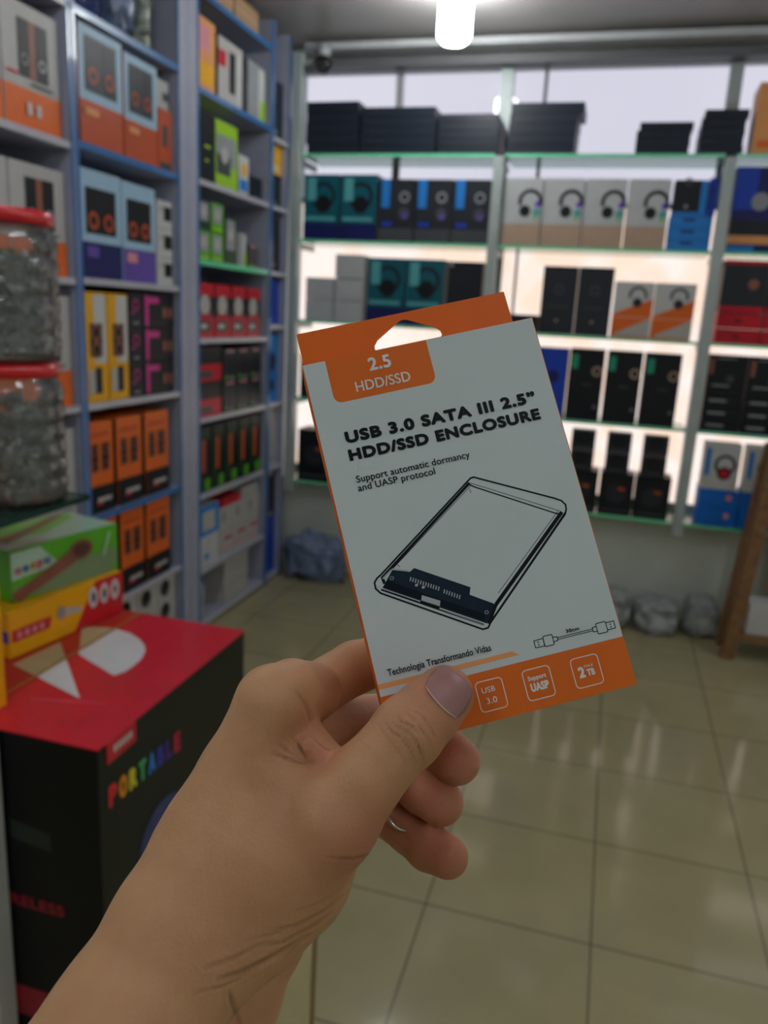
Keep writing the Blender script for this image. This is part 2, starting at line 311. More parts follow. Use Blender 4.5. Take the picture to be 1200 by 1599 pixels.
# ------------------------------------------------------------------ cartons
# designs: body colour and printed patches on the front (fractions of width and height)
def D_(body, *pats, side=None, top=None): return dict(body=body, pats=pats, side=side, top=top)
DES = {
 'speaker_orange': D_('offwhite', ('r', 0, 1, 0, .33, 'orange'), ('r', .26, .46, .42, .88, 'black'), ('r', .46, .56, .42, .88, 'copper'), ('r', .56, .78, .42, .88, 'black'), ('o', .36, .56, .055, .02, 'grey'), ('o', .67, .56, .055, .02, 'white'), ('r', .05, .25, .42, .44, 'red'), ('r', .45, .85, .37, .39, 'dgrey'), ('r', .36, .44, .12, .22, 'white'), ('r', .52, .6, .12, .22, 'white'), side='offwhite'),
 'speaker_brick': D_('lblue', ('r', 0, 1, 0, .38, 'brick'), ('r', .12, .86, .46, .92, 'dgrey'), ('r', .16, .46, .48, .9, 'charcoal'), ('r', .52, .82, .48, .9, 'charcoal'), ('o', .3, .6, .09, .035, 'brick'), ('o', .67, .6, .09, .035, 'brick'), ('r', .1, .4, .26, .32, 'paleorange'), side='brick'),
 'speaker_purple': D_('lblue', ('r', 0, 1, 0, .34, 'navy'), ('r', .12, .86, .42, .84, 'black'), ('o', .3, .54, .1, .05, 'brick'), ('o', .67, .54, .1, .05, 'brick'), ('r', .12, .4, .2, .3, 'purple'), side='lblue'),
 'speaker_violet': D_('lblue', ('r', 0, 1, 0, .34, 'purple'), ('r', .12, .86, .42, .84, 'black'), ('o', .3, .54, .1, .05, 'brick'), ('o', .67, .54, .1, .05, 'brick'), ('r', .1, .4, .2, .3, 'pink'), side='lblue'),
 'camera_small': D_('white', ('r', .45, .95, .3, .8, 'black'), ('r', .1, .4, .6, .8, 'offwhite'), side='white'),
 'box_part_orange': D_('brick', ('r', .3, .7, .4, .75, 'dgrey'), ('r', .1, .9, 0, .14, 'dgrey'), side='brick'),
 'card_white_top': D_('offwhite', ('r', .5, 1, .3, .6, 'dgrey'), side='offwhite'),
 'torch_yellow': D_('yellow', ('r', .4, .98, .36, .98, 'white'), ('r', .22, .78, .42, .72, 'black'), ('o', .5, .64, .2, .08, 'copper'), ('o', .5, .48, .2, .08, 'copper'), ('r', .1, .4, .08, .3, 'offwhite'), ('r', .38, .7, .08, .32, 'ink'), side='yellow'),
 'pink_black': D_('black', ('r', .05, .16, .05, .95, 'magenta'), ('r', .16, .5, .72, .9, 'magenta'), ('r', .62, .75, .3, .6, 'copper'), ('r', .82, .93, .3, .6, 'copper'), ('r', .2, .75, .1, .16, 'charcoal'), side='charcoal'),
 'dark_magenta': D_('ink', ('r', .1, .9, .5, .8, 'black'), ('o', .5, .65, .2, .06, 'magenta'), ('r', .3, .7, .1, .16, 'grey'), ('r', .1, .4, .4, .44, 'magenta'), side='ink'),
 'orange_mini': D_('orange', ('r', .16, .42, .46, .76, 'black'), ('r', .54, .84, .46, .76, 'black'), ('o', .29, .68, .1, .04, 'copper'), ('o', .69, .68, .1, .04, 'copper'), ('o', .29, .52, .1, .04, 'copper'), ('o', .69, .52, .1, .04, 'copper'), ('r', .1, .8, .85, .88, 'brick'), ('r', 0, 1, 0, .3, 'black'), ('r', .3, .85, .12, .17, 'offwhite'), ('r', .25, .5, .09, .12, 'red'), side='black'),
 'webcam': D_('offwhite', ('d', .4, .6, .26, 'black'), ('r', .3, .55, .25, .5, 'dgrey'), side='white'),
 'plain_card': D_('card', ('r', 0, 1, .45, .55, 'beige'), side='card'),
 'orange_toy': D_('paleorange', ('r', .1, .7, .55, .9, 'pink'), ('r', .1, .9, .1, .4, 'yellow'), side='paleorange'),
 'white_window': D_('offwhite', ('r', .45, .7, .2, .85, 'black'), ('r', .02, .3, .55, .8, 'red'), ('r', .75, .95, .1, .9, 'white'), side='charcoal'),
 'white_lime': D_('grey', ('r', .6, .95, .02, .95, 'white'), ('r', .7, 1, .0, .4, 'lime'), side='grey'),
 'lime_black': D_('lime', ('r', .42, .95, .35, .8, 'grey'), ('r', .42, .8, .2, .5, 'dgrey'), ('r', 0, .38, 0, 1, 'black'), ('r', .1, .25, .5, .54, 'lime'), ('r', .1, .2, .3, .33, 'lime'), ('d', .62, .5, .1, 'offwhite'), side='black'),
 'white_blue_toy': D_('white', ('r', .1, .9, .1, .4, 'sky'), ('r', .3, .8, .5, .8, 'yellow'), side='white'),
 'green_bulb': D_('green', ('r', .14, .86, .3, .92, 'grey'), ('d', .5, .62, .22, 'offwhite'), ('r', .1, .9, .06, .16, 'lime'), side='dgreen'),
 'darkgreen_bulb': D_('dgreen', ('r', .14, .86, .3, .92, 'grey'), ('d', .5, .62, .22, 'offwhite'), side='black'),
 'red_top': D_('charcoal', ('r', 0, 1, .62, 1, 'red'), ('d', .45, .36, .3, 'offwhite'), ('r', .1, .9, .02, .1, 'red'), side='charcoal'),
 'red_low': D_('red', ('r', .1, .8, .3, .85, 'ink'), ('r', .2, .6, .45, .7, 'offwhite'), side='red'),
 'red_column': D_('black', ('r', 0, 1, .0, .5, 'red'), ('r', .1, .6, .1, .3, 'dgrey'), side='black'),
 'dark_teal_item': D_('charcoal', ('d', .5, .5, .32, 'ink'), ('r', .2, .8, .9, .96, 'pink'), ('r', .1, .3, .04, .16, 'green'), ('r', .4, .8, .04, .1, 'grey'), side='dgreen'),
 'dark_red_game': D_('black', ('r', .02, .3, .1, .8, 'dgreen'), ('r', .3, .55, .3, .8, 'brick'), ('r', .1, .9, .82, .95, 'dgreen'), ('r', .5, .9, .02, .2, 'green'), side='black'),
 'white_blue_frame': D_('white', ('r', 0, 1, .5, 1, 'sky'), ('r', .2, .8, .58, .9, 'offwhite'), ('r', .3, .5, .1, .2, 'sky'), side='white'),
 'white_red_text': D_('offwhite', ('r', .1, .8, .1, .16, 'pink'), ('r', .3, .9, .3, .36, 'red'), ('r', .2, .3, .7, .9, 'dgrey'), side='white'),
 'white_plain': D_('offwhite', ('r', .1, .9, .1, .14, 'grey'), side='offwhite'),
 'yellow_plain': D_('yellow', ('r', .1, .8, .1, .3, 'cream'), side='yellow'),
 'black_small': D_('ink', ('r', .3, .7, .2, .5, 'charcoal'), ('r', .4, .6, .1, .16, 'grey'), side='black'),
 'blue_small': D_('blue', ('r', .2, .5, .2, .8, 'navy'), side='blue'),
 'sky_small': D_('sky', ('d', .5, .6, .3, 'ink'), ('d', .5, .25, .2, 'ink'), side='sky'),
 'black_flat': D_('slate', ('r', 0, 1, 0, .05, 'black'), ('r', .1, .35, .3, .6, 'charcoal'), side='slate'),
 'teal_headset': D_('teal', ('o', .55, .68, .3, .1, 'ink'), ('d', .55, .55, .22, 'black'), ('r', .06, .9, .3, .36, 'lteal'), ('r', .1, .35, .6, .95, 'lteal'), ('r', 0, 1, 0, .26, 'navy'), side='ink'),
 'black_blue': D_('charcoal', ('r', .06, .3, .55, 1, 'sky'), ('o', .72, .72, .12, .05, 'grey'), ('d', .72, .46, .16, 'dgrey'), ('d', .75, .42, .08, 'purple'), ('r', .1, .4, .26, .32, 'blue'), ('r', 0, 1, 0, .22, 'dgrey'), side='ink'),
 'grey_plain': D_('lgrey', ('r', 0, 1, .98, 1, 'grey'), side='lgrey'),
 'black_plain': D_('ink', ('d', .1, .95, .06, 'grey'), side='ink'),
 'headset_white': D_('lgrey', ('r', 0, 1, 0, .33, 'beige'), ('h', .7, .66, .26, .09, 'black'), ('d', .58, .52, .14, 'black'), ('d', .88, .5, .1, 'lteal'), ('d', .9, .62, .07, 'violet'), ('d', .86, .42, .05, 'lime'), side='offwhite'),
 'blue_flat': D_('sky', ('r', .3, .6, .55, .8, 'navy'), side='sky'),
 'blue_black': D_('sky', ('r', 0, .8, .1, 1, 'black'), ('o', .4, .95, .1, .05, 'dgrey'), ('d', .4, .25, .06, 'grey'), side='ink'),
 'black_speaker': D_('charcoal', ('o', .5, .66, .12, .05, 'dgrey'), ('d', .5, .2, .04, 'beige'), ('r', .2, .8, .4, .42, 'dgrey'), side='ink'),
 'white_orange': D_('white', ('t', 0, 1, 0, .55, 'orange'), ('h', .6, .62, .2, .07, 'dgrey'), ('d', .6, .42, .12, 'charcoal'), side='white'),
 'white_orange_low': D_('orange', ('t', .1, 1, .1, 1, 'offwhite'), side='orange'),
 'blue_case': D_('blue', ('d', .6, .6, .2, 'navy'), ('r', .1, .5, .1, .14, 'sky'), side='navy'),
 'black_teal_tab': D_('black', ('r', .06, .26, .72, .92, 'mint'), ('o', .82, .7, .12, .05, 'beige'), ('r', .4, .7, .5, .52, 'dgrey'), ('d', .85, .2, .04, 'grey'), side='black'),
 'dark_blister': D_('charcoal', ('d', .5, .6, .34, 'black'), ('r', .2, .8, .1, .2, 'dgrey'), side='black'),
 'dark_print': D_('black', ('d', .5, .5, .3, 'charcoal'), ('r', .55, .75, .6, .66, 'brick'), ('r', .1, .9, .08, .12, 'dgrey'), side='black'),
 'game_blue': D_('navy', ('r', 0, .5, .5, 1, 'blue'), ('d', .6, .6, .2, 'grey'), ('r', 0, 1, .2, .38, 'ink'), ('r', 0, 1, .1, .2, 'paleorange'), ('r', 0, .6, 0, .08, 'sky'), side='navy'),
 'red_dark': D_('red', ('r', 0, 1, .12, .92, 'charcoal'), ('d', .7, .55, .12, 'copper'), side='ink'),
 'red_flat': D_('red', ('r', .4, .55, .4, .6, 'ink'), ('r', 0, 1, .96, 1, 'ink'), side='red'),
 'black_text': D_('black', ('r', .2, .7, .9, .93, 'grey'), ('r', .05, .15, .5, .9, 'copper'), ('d', .6, .4, .1, 'dgrey'), ('r', .15, .6, .2, .24, 'grey'), side='black'),
 'black_text_flat': D_('black', ('r', .15, .6, .4, .6, 'grey'), side='black'),
 'blue_headset': D_('white', ('o', .6, .55, .26, .09, 'ink'), ('d', .6, .36, .2, 'black'), ('d', .6, .36, .13, 'red'), ('r', .05, .18, .3, .9, 'sky'), side='white'),
 'blue_line_flat': D_('azure', ('d', .75, .6, .08, 'pink'), ('r', .1, .65, .55, .6, 'sky'), side='azure'),
 'orange_plain': D_('paleorange', ('r', .1, .9, .1, .2, 'orange'), side='paleorange'),
}
_cm = {}
def carton_mesh(des, w, h, d):
    key = (des, round(w, 3), round(h, 3), round(d, 3))
    if key in _cm: return _cm[key]
    D = DES[des]; b = MB(); body = pm(D['body']); sd = pm(D['side'] or D['body'])
    b.box(-w / 2, w / 2, 0, d, 0, h, body)
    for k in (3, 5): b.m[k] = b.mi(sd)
    b.poly([(-w / 2 - .0004, .004, .002), (-w / 2 - .0004, .004, h - .002), (-w / 2 - .0004, d * .9, h - .002), (-w / 2 - .0004, d * .9, .002)], sd)
    b.poly([(-w / 2, d * .48, h + .0004), (w / 2, d * .48, h + .0004), (w / 2, d * .52, h + .0004), (-w / 2, d * .52, h + .0004)], pm('cream') if des == 'plain_card' else body)
    y = 0.0
    for p in D['pats']:
        y -= .0007; m = pm(p[-1]); X = lambda f: -w / 2 + f * w
        if p[0] == 'r': b.poly([(X(p[1]), y, p[3] * h), (X(p[2]), y, p[3] * h), (X(p[2]), y, p[4] * h), (X(p[1]), y, p[4] * h)], m)
        elif p[0] == 't': b.poly([(X(p[1]), y, p[3] * h), (X(p[2]), y, p[3] * h), (X(p[2]), y, p[4] * h), (X(p[1]), y, (p[3] + .12 * (p[4] - p[3])) * h)], m)
        elif p[0] == 'd':
            r = p[3] * w; b.poly([(X(p[1]) + r * math.cos(a), y, p[2] * h + r * math.sin(a)) for a in np.linspace(0, 2 * math.pi, 20, endpoint=False)], m)
        elif p[0] in 'oh':
            r = p[3] * w; t = p[4] * w * .5; lo, hi = (0, 2 * math.pi) if p[0] == 'o' else (-.35, math.pi + .35)
            A = np.linspace(lo, hi, 19)
            for a, c in zip(A[:-1], A[1:]):
                b.poly([(X(p[1]) + q * math.cos(e), y, p[2] * h + q * math.sin(e)) for q, e in ((r - t, a), (r + t, a), (r + t, c), (r - t, c))], m)
    _cm[key] = b.mesh('carton'); return _cm[key]
def carton(side, a, c, z, h, des, label, group, d=.2, setback=.02, jit=1.0, name='product_box', cat='box'):
    """side L: a..c run along the left wall (room y); side B: a..c run along the back rack (room x)"""
    w = abs(c - a) - .004; m = carton_mesh(des, w, h, d)
    o = bpy.data.objects.new(name, m); COL.objects.link(o); mid = (a + c) / 2
    j = math.radians(random.uniform(-.6, .6) * jit)
    if side == 'L': o.location = (CX - setback, mid, z + .001); o.rotation_euler = (0, 0, math.pi / 2 + j)
    else: o.location = (mid, 4.15 + setback, z + .001); o.rotation_euler = (0, 0, j)
    tag(o, label, cat, group); return o
ORD = ['first', 'second', 'third', 'fourth', 'fifth', 'sixth', 'seventh']

# --- nearest unit
for i, (a, c, n_) in enumerate([(1.80, 2.07, 'half hidden at the frame edge'), (2.075, 2.325, 'complete one')]):
    carton('L', a, c, 1.98, .335, 'speaker_orange', 'white and orange speaker box high above the jars, ' + n_, 'speaker boxes above the jars')
    carton('L', a, c, 1.565, .32, 'speaker_orange', 'white and orange speaker box behind the upper jar, ' + n_, 'speaker boxes behind the upper jar')
    carton('L', a, c, 1.145, .36, 'speaker_orange', 'white and orange speaker box behind the red-lidded jars, ' + n_, 'speaker boxes behind the lower jar')
    carton('L', a, c, .75, .32, 'white_plain', 'plain white box low behind the lower jar, ' + n_, 'white boxes behind the lower jar')
# --- second unit
T2 = 'in the unit right of the jars'
g = 'speaker boxes on the orange row'
carton('L', 2.42, 2.66, 1.995, .36, 'speaker_brick', 'pale blue and orange speaker box, left of the two under the bags', g, .27)
carton('L', 2.67, 2.885, 1.995, .345, 'speaker_brick', 'pale blue and orange speaker box, right of the two under the bags', g, .27)
carton('L', 2.89, 2.985, 1.995, .22, 'box_part_orange', 'narrow orange box with dark window beside the pale speaker boxes', None, .2, .02)
carton('L', 2.89, 2.985, 2.217, .10, 'card_white_top', 'small white box lying on top of the narrow orange box', None, .2, .03)
g = 'purple based speaker boxes'
carton('L', 2.40, 2.635, 1.57, .35, 'speaker_purple', 'light blue speaker box with dark blue base beside its purple twin', g, .27)
carton('L', 2.64, 2.86, 1.57, .345, 'speaker_violet', 'light blue speaker box with a purple base, left of white boxes', g, .27)
for k, n_ in enumerate(('bottom', 'middle', 'top')):
    carton('L', 2.87, 2.985, 1.57 + .106 * k, .104, 'camera_small', 'small white camera box, %s one of three beside the purple speaker box' % n_, 'stack of small white camera boxes')
for k, (a, c) in enumerate(((2.40, 2.53), (2.535, 2.66))):
    carton('L', a, c, 1.145, .38, 'torch_yellow', 'tall yellow and white box with black item, %s of the pair' % ('left', 'right')[k], 'yellow boxes', .12)
for k, n_ in enumerate(('bottom', 'middle', 'top')):
    carton('L', 2.665, 2.76, 1.145 + .13 * k, .128, 'dark_magenta', 'narrow black box right of yellow boxes, %s of its stack' % n_, 'narrow black boxes')
    carton('L', 2.765, 2.985, 1.145 + .13 * k, .128, 'pink_black', 'black box with magenta stripes, %s of three stacked' % n_, 'magenta striped boxes')
for k, (a, c) in enumerate(((2.39, 2.545), (2.565, 2.735), (2.755, 2.935))):
    carton('L', a, c, .74, .335, 'orange_mini', 'orange speaker box with black base, %s of three on the upper orange shelf' % ('left', 'middle', 'right')[k], 'orange boxes on the upper shelf', .2)
for k, (a, c) in enumerate(((2.385, 2.555), (2.575, 2.74), (2.755, 2.935))):
    carton('L', a, c, .38, .33, 'orange_mini', 'orange speaker box with black base, %s of three on the lower orange shelf' % ('left', 'middle', 'right')[k], 'orange boxes on the lower shelf', .2)
for r in range(3):
    for k in range(4):
        a = 2.39 + .148 * k
        carton('L', a, a + .144, .035 + .104 * r, .102, 'webcam', 'white camera box on the floor-level shelf, %s row, %s from left' % (('bottom', 'middle', 'top')[r], ORD[k]), 'white camera boxes near the floor', .14)
# --- third unit
carton('L', 3.18, 3.345, 2.36, .27, 'orange_toy', 'pale orange box with pink and yellow print beside the blue post', None, .16)
carton('L', 3.37, 3.60, 2.36, .25, 'white_window', 'white camera box with dark left side and black window', None, .2)
carton('L', 3.66, 3.85, 2.36, .24, 'white_lime', 'grey and white box with lime green corner', None, .2)
carton('L', 3.21, 3.56, 2.01, .27, 'lime_black', 'lime green gadget box with black left side', None, .2)
carton('L', 3.57, 3.68, 2.01, .17, 'white_blue_toy', 'small white and blue box right of the lime gadget box', None, .15)
carton('L', 3.69, 3.83, 2.01, .10, 'black_small', 'low dark box at the right end of the lime gadget shelf', None, .15)
for r in range(2):
    for k in range(2):
        a = 3.18 + .125 * k
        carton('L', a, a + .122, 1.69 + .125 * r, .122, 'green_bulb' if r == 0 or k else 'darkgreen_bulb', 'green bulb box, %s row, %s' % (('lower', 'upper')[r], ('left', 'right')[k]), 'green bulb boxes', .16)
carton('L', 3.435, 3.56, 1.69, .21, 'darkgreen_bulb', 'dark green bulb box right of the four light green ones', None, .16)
carton('L', 3.565, 3.66, 1.69, .15, 'white_lime', 'small white and lime box at the right of the green bulb boxes', None, .12)
carton('L', 3.68, 3.80, 1.69, .11, 'dark_teal_item', 'small dark box at the far right of the bulb shelf', None, .12)
for k in range(4):
    a = 3.18 + .165 * k
    carton('L', a, a + .155, 1.45, .145, 'red_top', 'dark box with red top, %s from left under the bulb shelf' % ORD[k], 'red topped boxes', .13)
    carton('L', a, a + .155, 1.36, .088, 'red_low', 'flat red box below the red-topped boxes, %s from left' % ORD[k], 'flat red boxes', .13)
for r in range(2):
    carton('L', 3.18, 3.41, 1.01 + .157 * r, .154, 'red_column', 'black and red box beside the blue post, %s of the pair' % ('lower', 'upper')[r], 'black and red boxes', .16)
    for k in range(3):
        a = 3.43 + .143 * k
        carton('L', a, a + .138, 1.01 + .15 * r, .147, 'dark_teal_item', 'dark clear-fronted box, %s row, %s right of the red pair' % (('lower', 'upper')[r], ORD[k]), 'dark boxes right of the red pair', .13)
for k in range(5):
    a = 3.18 + .137 * k
    carton('L', a, a + .132, .66, .305, 'dark_red_game', 'tall dark green and red box, %s from left below the dark boxes' % ORD[k], 'tall dark green and red boxes', .14)
carton('L', 3.18, 3.39, .30, .29, 'white_blue_frame', 'white box with blue frame print on the second lowest shelf', None, .16)
for k in range(3):
    a = 3.40 + .15 * k
    carton('L', a, a + .146, .30, .245, 'white_red_text', 'white box with red print, %s from left beside the blue frame box' % ORD[k], 'white boxes with red print', .16)
carton('L', 3.42, 3.62, .547, .04, 'red_flat', 'flat red box lying on the white boxes with red print', None, .14)
carton('L', 3.64, 3.83, .547, .055, 'white_plain', 'flat white box lying on the white boxes, beside the flat red box', None, .14)
for k in range(3):
    carton('L', 3.45, 3.72, .036 + .079 * k, .077, 'white_plain', 'plain white box on the bottom shelf, %s of three stacked' % ('lowest', 'middle', 'topmost')[k], 'plain white boxes on the bottom shelf', .2)
for k in range(2):
    a = 3.26 + .26 * k
    carton('L', a, a + .25, 2.716, .10, 'plain_card', 'brown cardboard carton on top of the shelving, %s of two' % ('left', 'right')[k], 'cardboard cartons on the shelving', .28)
# --- corner unit
for z, h, des, lb in ((2.33, .27, 'black_small', 'black box in the narrow corner unit, above the yellow one'), (2.168, .138, 'yellow_plain', 'yellow box in the narrow corner unit'),
                      (1.69, .27, 'black_small', 'black box in the corner unit directly below the yellow one'), (1.42, .23, 'blue_small', 'dark blue box in the corner unit, middle height'),
                      (1.01, .36, 'sky_small', 'light blue box with two dark discs in the corner unit'), (.66, .31, 'white_plain', 'pale box in the corner unit below the light blue box'),
                      (.36, .27, 'dark_teal_item', 'dark teal box in the corner unit near its base'), (.036, .32, 'blue_small', 'blue box at the bottom of the corner unit')):
    carton('L', 3.925, 4.09, z, h, des, lb, None, .2, .03)
carton('L', 3.925, 4.09, 2.011, .155, 'black_small', 'low black box supporting the yellow box in the corner unit', None, .2, .03)
# --- back rack, left bay
def stack(x0, x1, n, h, z, word, setb=.02, last=None):
    for k in range(n):
        dx = random.uniform(-.006, .006); a, c = x0 + dx, x1 + dx
        if last and k == n - 1: a -= .0; c += last
        pos = 'topmost' if k == n - 1 else ('lowest' if k == 0 else ORD[k] + ' from the bottom')
        carton('B', a, c, z + k * (h + .0015), h, 'black_flat', 'flat black box, %s in the %s' % (pos, word), 'flat black boxes in the ' + word, .24, setb)
stack(-1.66, -1.375, 5, .049, 2.29, 'tallest left corner stack')
stack(-1.365, -.975, 5, .043, 2.29, 'second stack from the corner')
stack(-.965, -.66, 5, .036, 2.29, 'stack left of the middle upright')
stack(-.61, -.285, 5, .045, 2.29, 'stack right of the middle upright', last=.02)
stack(-.01, .23, 4, .034, 2.29, 'low stack standing alone')
stack(.27, .46, 5, .037, 2.29, 'stack behind the right upright')
carton('B', .49, .70, 2.29, .30, 'orange_plain', 'orange box on the top shelf at the right frame edge', None, .2)
for k in range(2):
    a = -1.665 + .205 * k
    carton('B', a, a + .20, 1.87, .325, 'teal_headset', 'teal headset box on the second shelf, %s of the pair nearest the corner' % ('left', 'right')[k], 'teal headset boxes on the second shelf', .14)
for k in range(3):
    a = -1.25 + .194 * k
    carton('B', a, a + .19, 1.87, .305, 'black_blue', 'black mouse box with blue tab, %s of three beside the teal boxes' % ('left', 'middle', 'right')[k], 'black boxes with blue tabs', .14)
for k in range(2):
    for r in range(2):
        carton('B', -1.64 + .165 * k, -1.48 + .165 * k, 1.455 + .112 * r, .11, 'grey_plain', 'plain pale grey box, %s row, %s, left of teal boxes' % (('lower', 'upper')[r], ('left', 'right')[k]), 'pale grey boxes', .16)
carton('B', -1.475, -1.315, 1.68, .12, 'grey_plain', 'plain pale grey box on top of the grey stack', 'pale grey boxes', .16)
for k in range(2):
    a = -1.295 + .21 * k
    carton('B', a, a + .207, 1.455, .335, 'teal_headset', 'teal headset box above the orange hang tab, %s of two' % ('left', 'right')[k], 'teal headset boxes on the third shelf', .14)
carton('B', -.865, -.68, 1.455, .33, 'black_plain', 'plain black box right of the teal headset boxes', None, .14)
carton('B', -1.66, -1.52, 1.035, .24, 'black_small', 'dark box on the fourth shelf nearest the corner', None, .16)
for k in range(3): carton('B', -1.50 + .21 * k, -1.30 + .21 * k, 1.035, .26, 'black_teal_tab', 'black box behind the held package, %s on the fourth shelf' % ORD[k], 'black boxes hidden on the fourth shelf', .14)
for k in range(3):
    a = -1.66 + .2 * k
    carton('B', a, a + .195, .565, .29, 'dark_print', 'dark printed box at the lowest shelf of the corner bay, %s from left' % ORD[k], 'dark printed boxes in the corner bay', .16)
# --- back rack, middle bay
for k in range(4):
    a = -.612 + .197 * k
    carton('B', a, a + .194, 1.87, .315, 'headset_white', 'grey and beige headset box, %s of four on the second shelf' % ORD[k], 'grey and beige headset boxes', .14)
for k in range(3):
    carton('B', .18, .375, 1.87 + .052 * k, .05, 'blue_flat', 'flat blue box, %s of three beside the headset boxes' % ('bottom', 'middle', 'top')[k], 'flat blue boxes', .16)
carton('B', .185, .335, 2.027, .155, 'blue_black', 'black box with blue edge standing on the flat blue boxes', None, .12)
carton('B', .338, .378, 2.027, .165, 'blue_small', 'slim blue box standing on the flat blue boxes', None, .12)
carton('B', -.53, -.385, 1.455, .085, 'black_flat', 'low black box right above the package corner', None, .16)
for k in range(2):
    a = -.38 + .173 * k
    carton('B', a, a + .17, 1.455, .325, 'black_speaker', 'tall plain black box on the third shelf, %s of the pair' % ('left', 'right')[k], 'tall black box pair', .14)
    a = -.03 + .19 * k
    carton('B', a, a + .188, 1.455, .098, 'white_orange_low', 'orange and white box lying under the headset box, %s one' % ('left', 'right')[k], 'lying orange and white boxes', .15)
    carton('B', a, a + .188, 1.555, .165, 'white_orange', 'white headset box with orange corner, %s of the pair' % ('left', 'right')[k], 'white headset boxes with orange corner', .12)
carton('B', -.385, -.215, 1.035, .35, 'blue_case', 'bright blue box on the fourth shelf beside the package edge', None, .14)
for k in range(3):
    a = -.208 + .182 * k
    carton('B', a, a + .172, 1.035, .355, 'black_teal_tab', 'black box with green tab, %s of three beside the blue box' % ('left', 'middle', 'right')[k], 'black boxes with green tabs', .14)
for k in range(3):
    a = -.17 + .178 * k
    carton('B', a, a + .172, .565, .215, 'dark_print', 'dark printed box on the lowest middle shelf, %s of three' % ('left', 'middle', 'right')[k], 'dark printed boxes', .14)
    for r in range(2):
        carton('B', a + .012, a + .135, .782 + .105 * r, .098, 'dark_blister', 'small black gadget pack on the lowest middle shelf, %s row, %s' % (('lower', 'upper')[r], ('left', 'middle', 'right')[k]), 'small black gadget packs', .08)
for k in range(2):
    a = -.60 + .21 * k
    carton('B', a, a + .2, .565, .3, 'dark_print', 'dark box on the lowest shelf behind the package, %s one' % ('left', 'right')[k], 'dark boxes behind the package', .14)
# --- back rack, right bay
for k in range(2):
    a = .445 + .205 * k
    carton('B', a, a + .2, 1.87, .37, 'game_blue', 'dark blue game box with orange band, %s one at the right edge' % ('left', 'right')[k], 'dark blue game boxes', .16)
    a = .452 + .205 * k
    for r in range(2):
        carton('B', a, a + .2, 1.455 + .072 * r, .07, 'red_flat', 'flat red box under the dark red box, %s layer, %s column' % (('lower', 'upper')[r], ('left', 'right')[k]), 'flat red boxes in the right bay', .16)
    carton('B', a, a + .2, 1.60, .235, 'red_dark', 'dark box with red edges on the flat red boxes, %s one' % ('left', 'right')[k], 'dark boxes with red edges', .14)
    a = .445 + .185 * k
    for r in range(3):
        carton('B', a, a + .18, 1.035 + .06 * r, .058, 'black_text_flat', 'flat black box with white text, %s of stack, %s column' % (('bottom', 'middle', 'top')[r], ('left', 'right')[k]), 'flat black text boxes', .16)
    carton('B', a, a + .18, 1.216, .185, 'black_text', 'black box with gold stripe standing on flat boxes, %s one' % ('left', 'right')[k], 'black boxes with gold stripe', .12)
    a = .49 + .195 * k
    for r in range(2):
        carton('B', a, a + .19, .565 + .092 * r, .09, 'blue_line_flat', 'flat blue box below the white headset boxes, %s layer, %s column' % (('lower', 'upper')[r], ('left', 'right')[k]), 'flat blue boxes in the right bay', .16)
    carton('B', a, a + .17, .75, .225, 'blue_headset', 'white box with red and black headset on flat blue boxes, %s one' % ('left', 'right')[k], 'white headset boxes in the right bay', .12)

# ------------------------------------------------------------------ plastic bags
def lump(name, loc, size, m, seed, crump=.25, label=None, cat=None, group=None, kind=None, parent=None, rz=0.0):
    rs = np.random.RandomState(seed); b = MB(); nu, nv = 84, 44
    k = rs.normal(size=(14, 3)) * 4.5; ph = rs.uniform(0, 6.28, 14)
    def f(p): return sum(math.sin(k[i] @ p + ph[i]) / (1 + .25 * i) for i in range(14)) / 4.5 + .55 * (1 - 2 * abs(math.sin(1.6 * (k[3] @ p) + 2 * math.sin(k[5] @ p)))) * .5 + .3 * (.5 - abs(math.sin(3.1 * (k[8] @ p) + 2 * math.sin(k[1] @ p))))
    for j in range(nv + 1):
        t = math.pi * j / nv
        for i in range(nu):
            a = 2 * math.pi * i / nu
            p = np.array([math.sin(t) * math.cos(a), math.sin(t) * math.sin(a), math.cos(t)])
            q = np.sign(p) * np.abs(p) ** (.55 if name == 'plastic_bag' and loc[2] == 0 else .75); r = 1 + crump * f(p)
            z = q[2] * r; z = max(z, -.86)
            b.v.append((q[0] * r * size[0], q[1] * r * size[1], (z + .86) * size[2] * .55))
    km = b.mi(m)
    for j in range(nv):
        for i in range(nu):
            b.f.append((j * nu + i, (j + 1) * nu + i, (j + 1) * nu + (i + 1) % nu, j * nu + (i + 1) % nu)); b.m.append(km); b.sm.append(True)
    o = b.build(name, parent); o.location = loc; o.rotation_euler = (0, 0, rz); tag(o, label, cat, group, kind); return o
M_BAGG = mat('grey_polythene', (158, 162, 162), 0.22, var=.35, scale=16, bump=.8, coat=.5)
M_BAGB = mat('blue_polythene', (112, 128, 160), 0.22, var=.5, scale=16, bump=.5, coat=.4)
M_BAGY = mat('greenish_polythene', (110, 122, 100), 0.25, var=.5, scale=18, bump=.5, coat=.4)
M_BAGD = mat('dark_blue_polythene', (26, 54, 120), 0.25, var=.4, scale=12, bump=.4, coat=.3)
lump('plastic_bag', (-.115, 4.12, 0), (.10, .12, .14), M_BAGG, 3, label='crumpled grey plastic bag on the floor, mostly behind the held package', cat='bag', group='grey plastic bags')
lump('plastic_bag', (.13, 4.12, 0), (.098, .12, .17), M_BAGG, 5, label='crumpled grey plastic bag on the floor just right of the held package', cat='bag', group='grey plastic bags')
lump('plastic_bag', (.365, 4.12, 0), (.098, .12, .15), M_BAGG, 8, label='crumpled grey plastic bag on the floor, middle of the grey row', cat='bag', group='grey plastic bags')
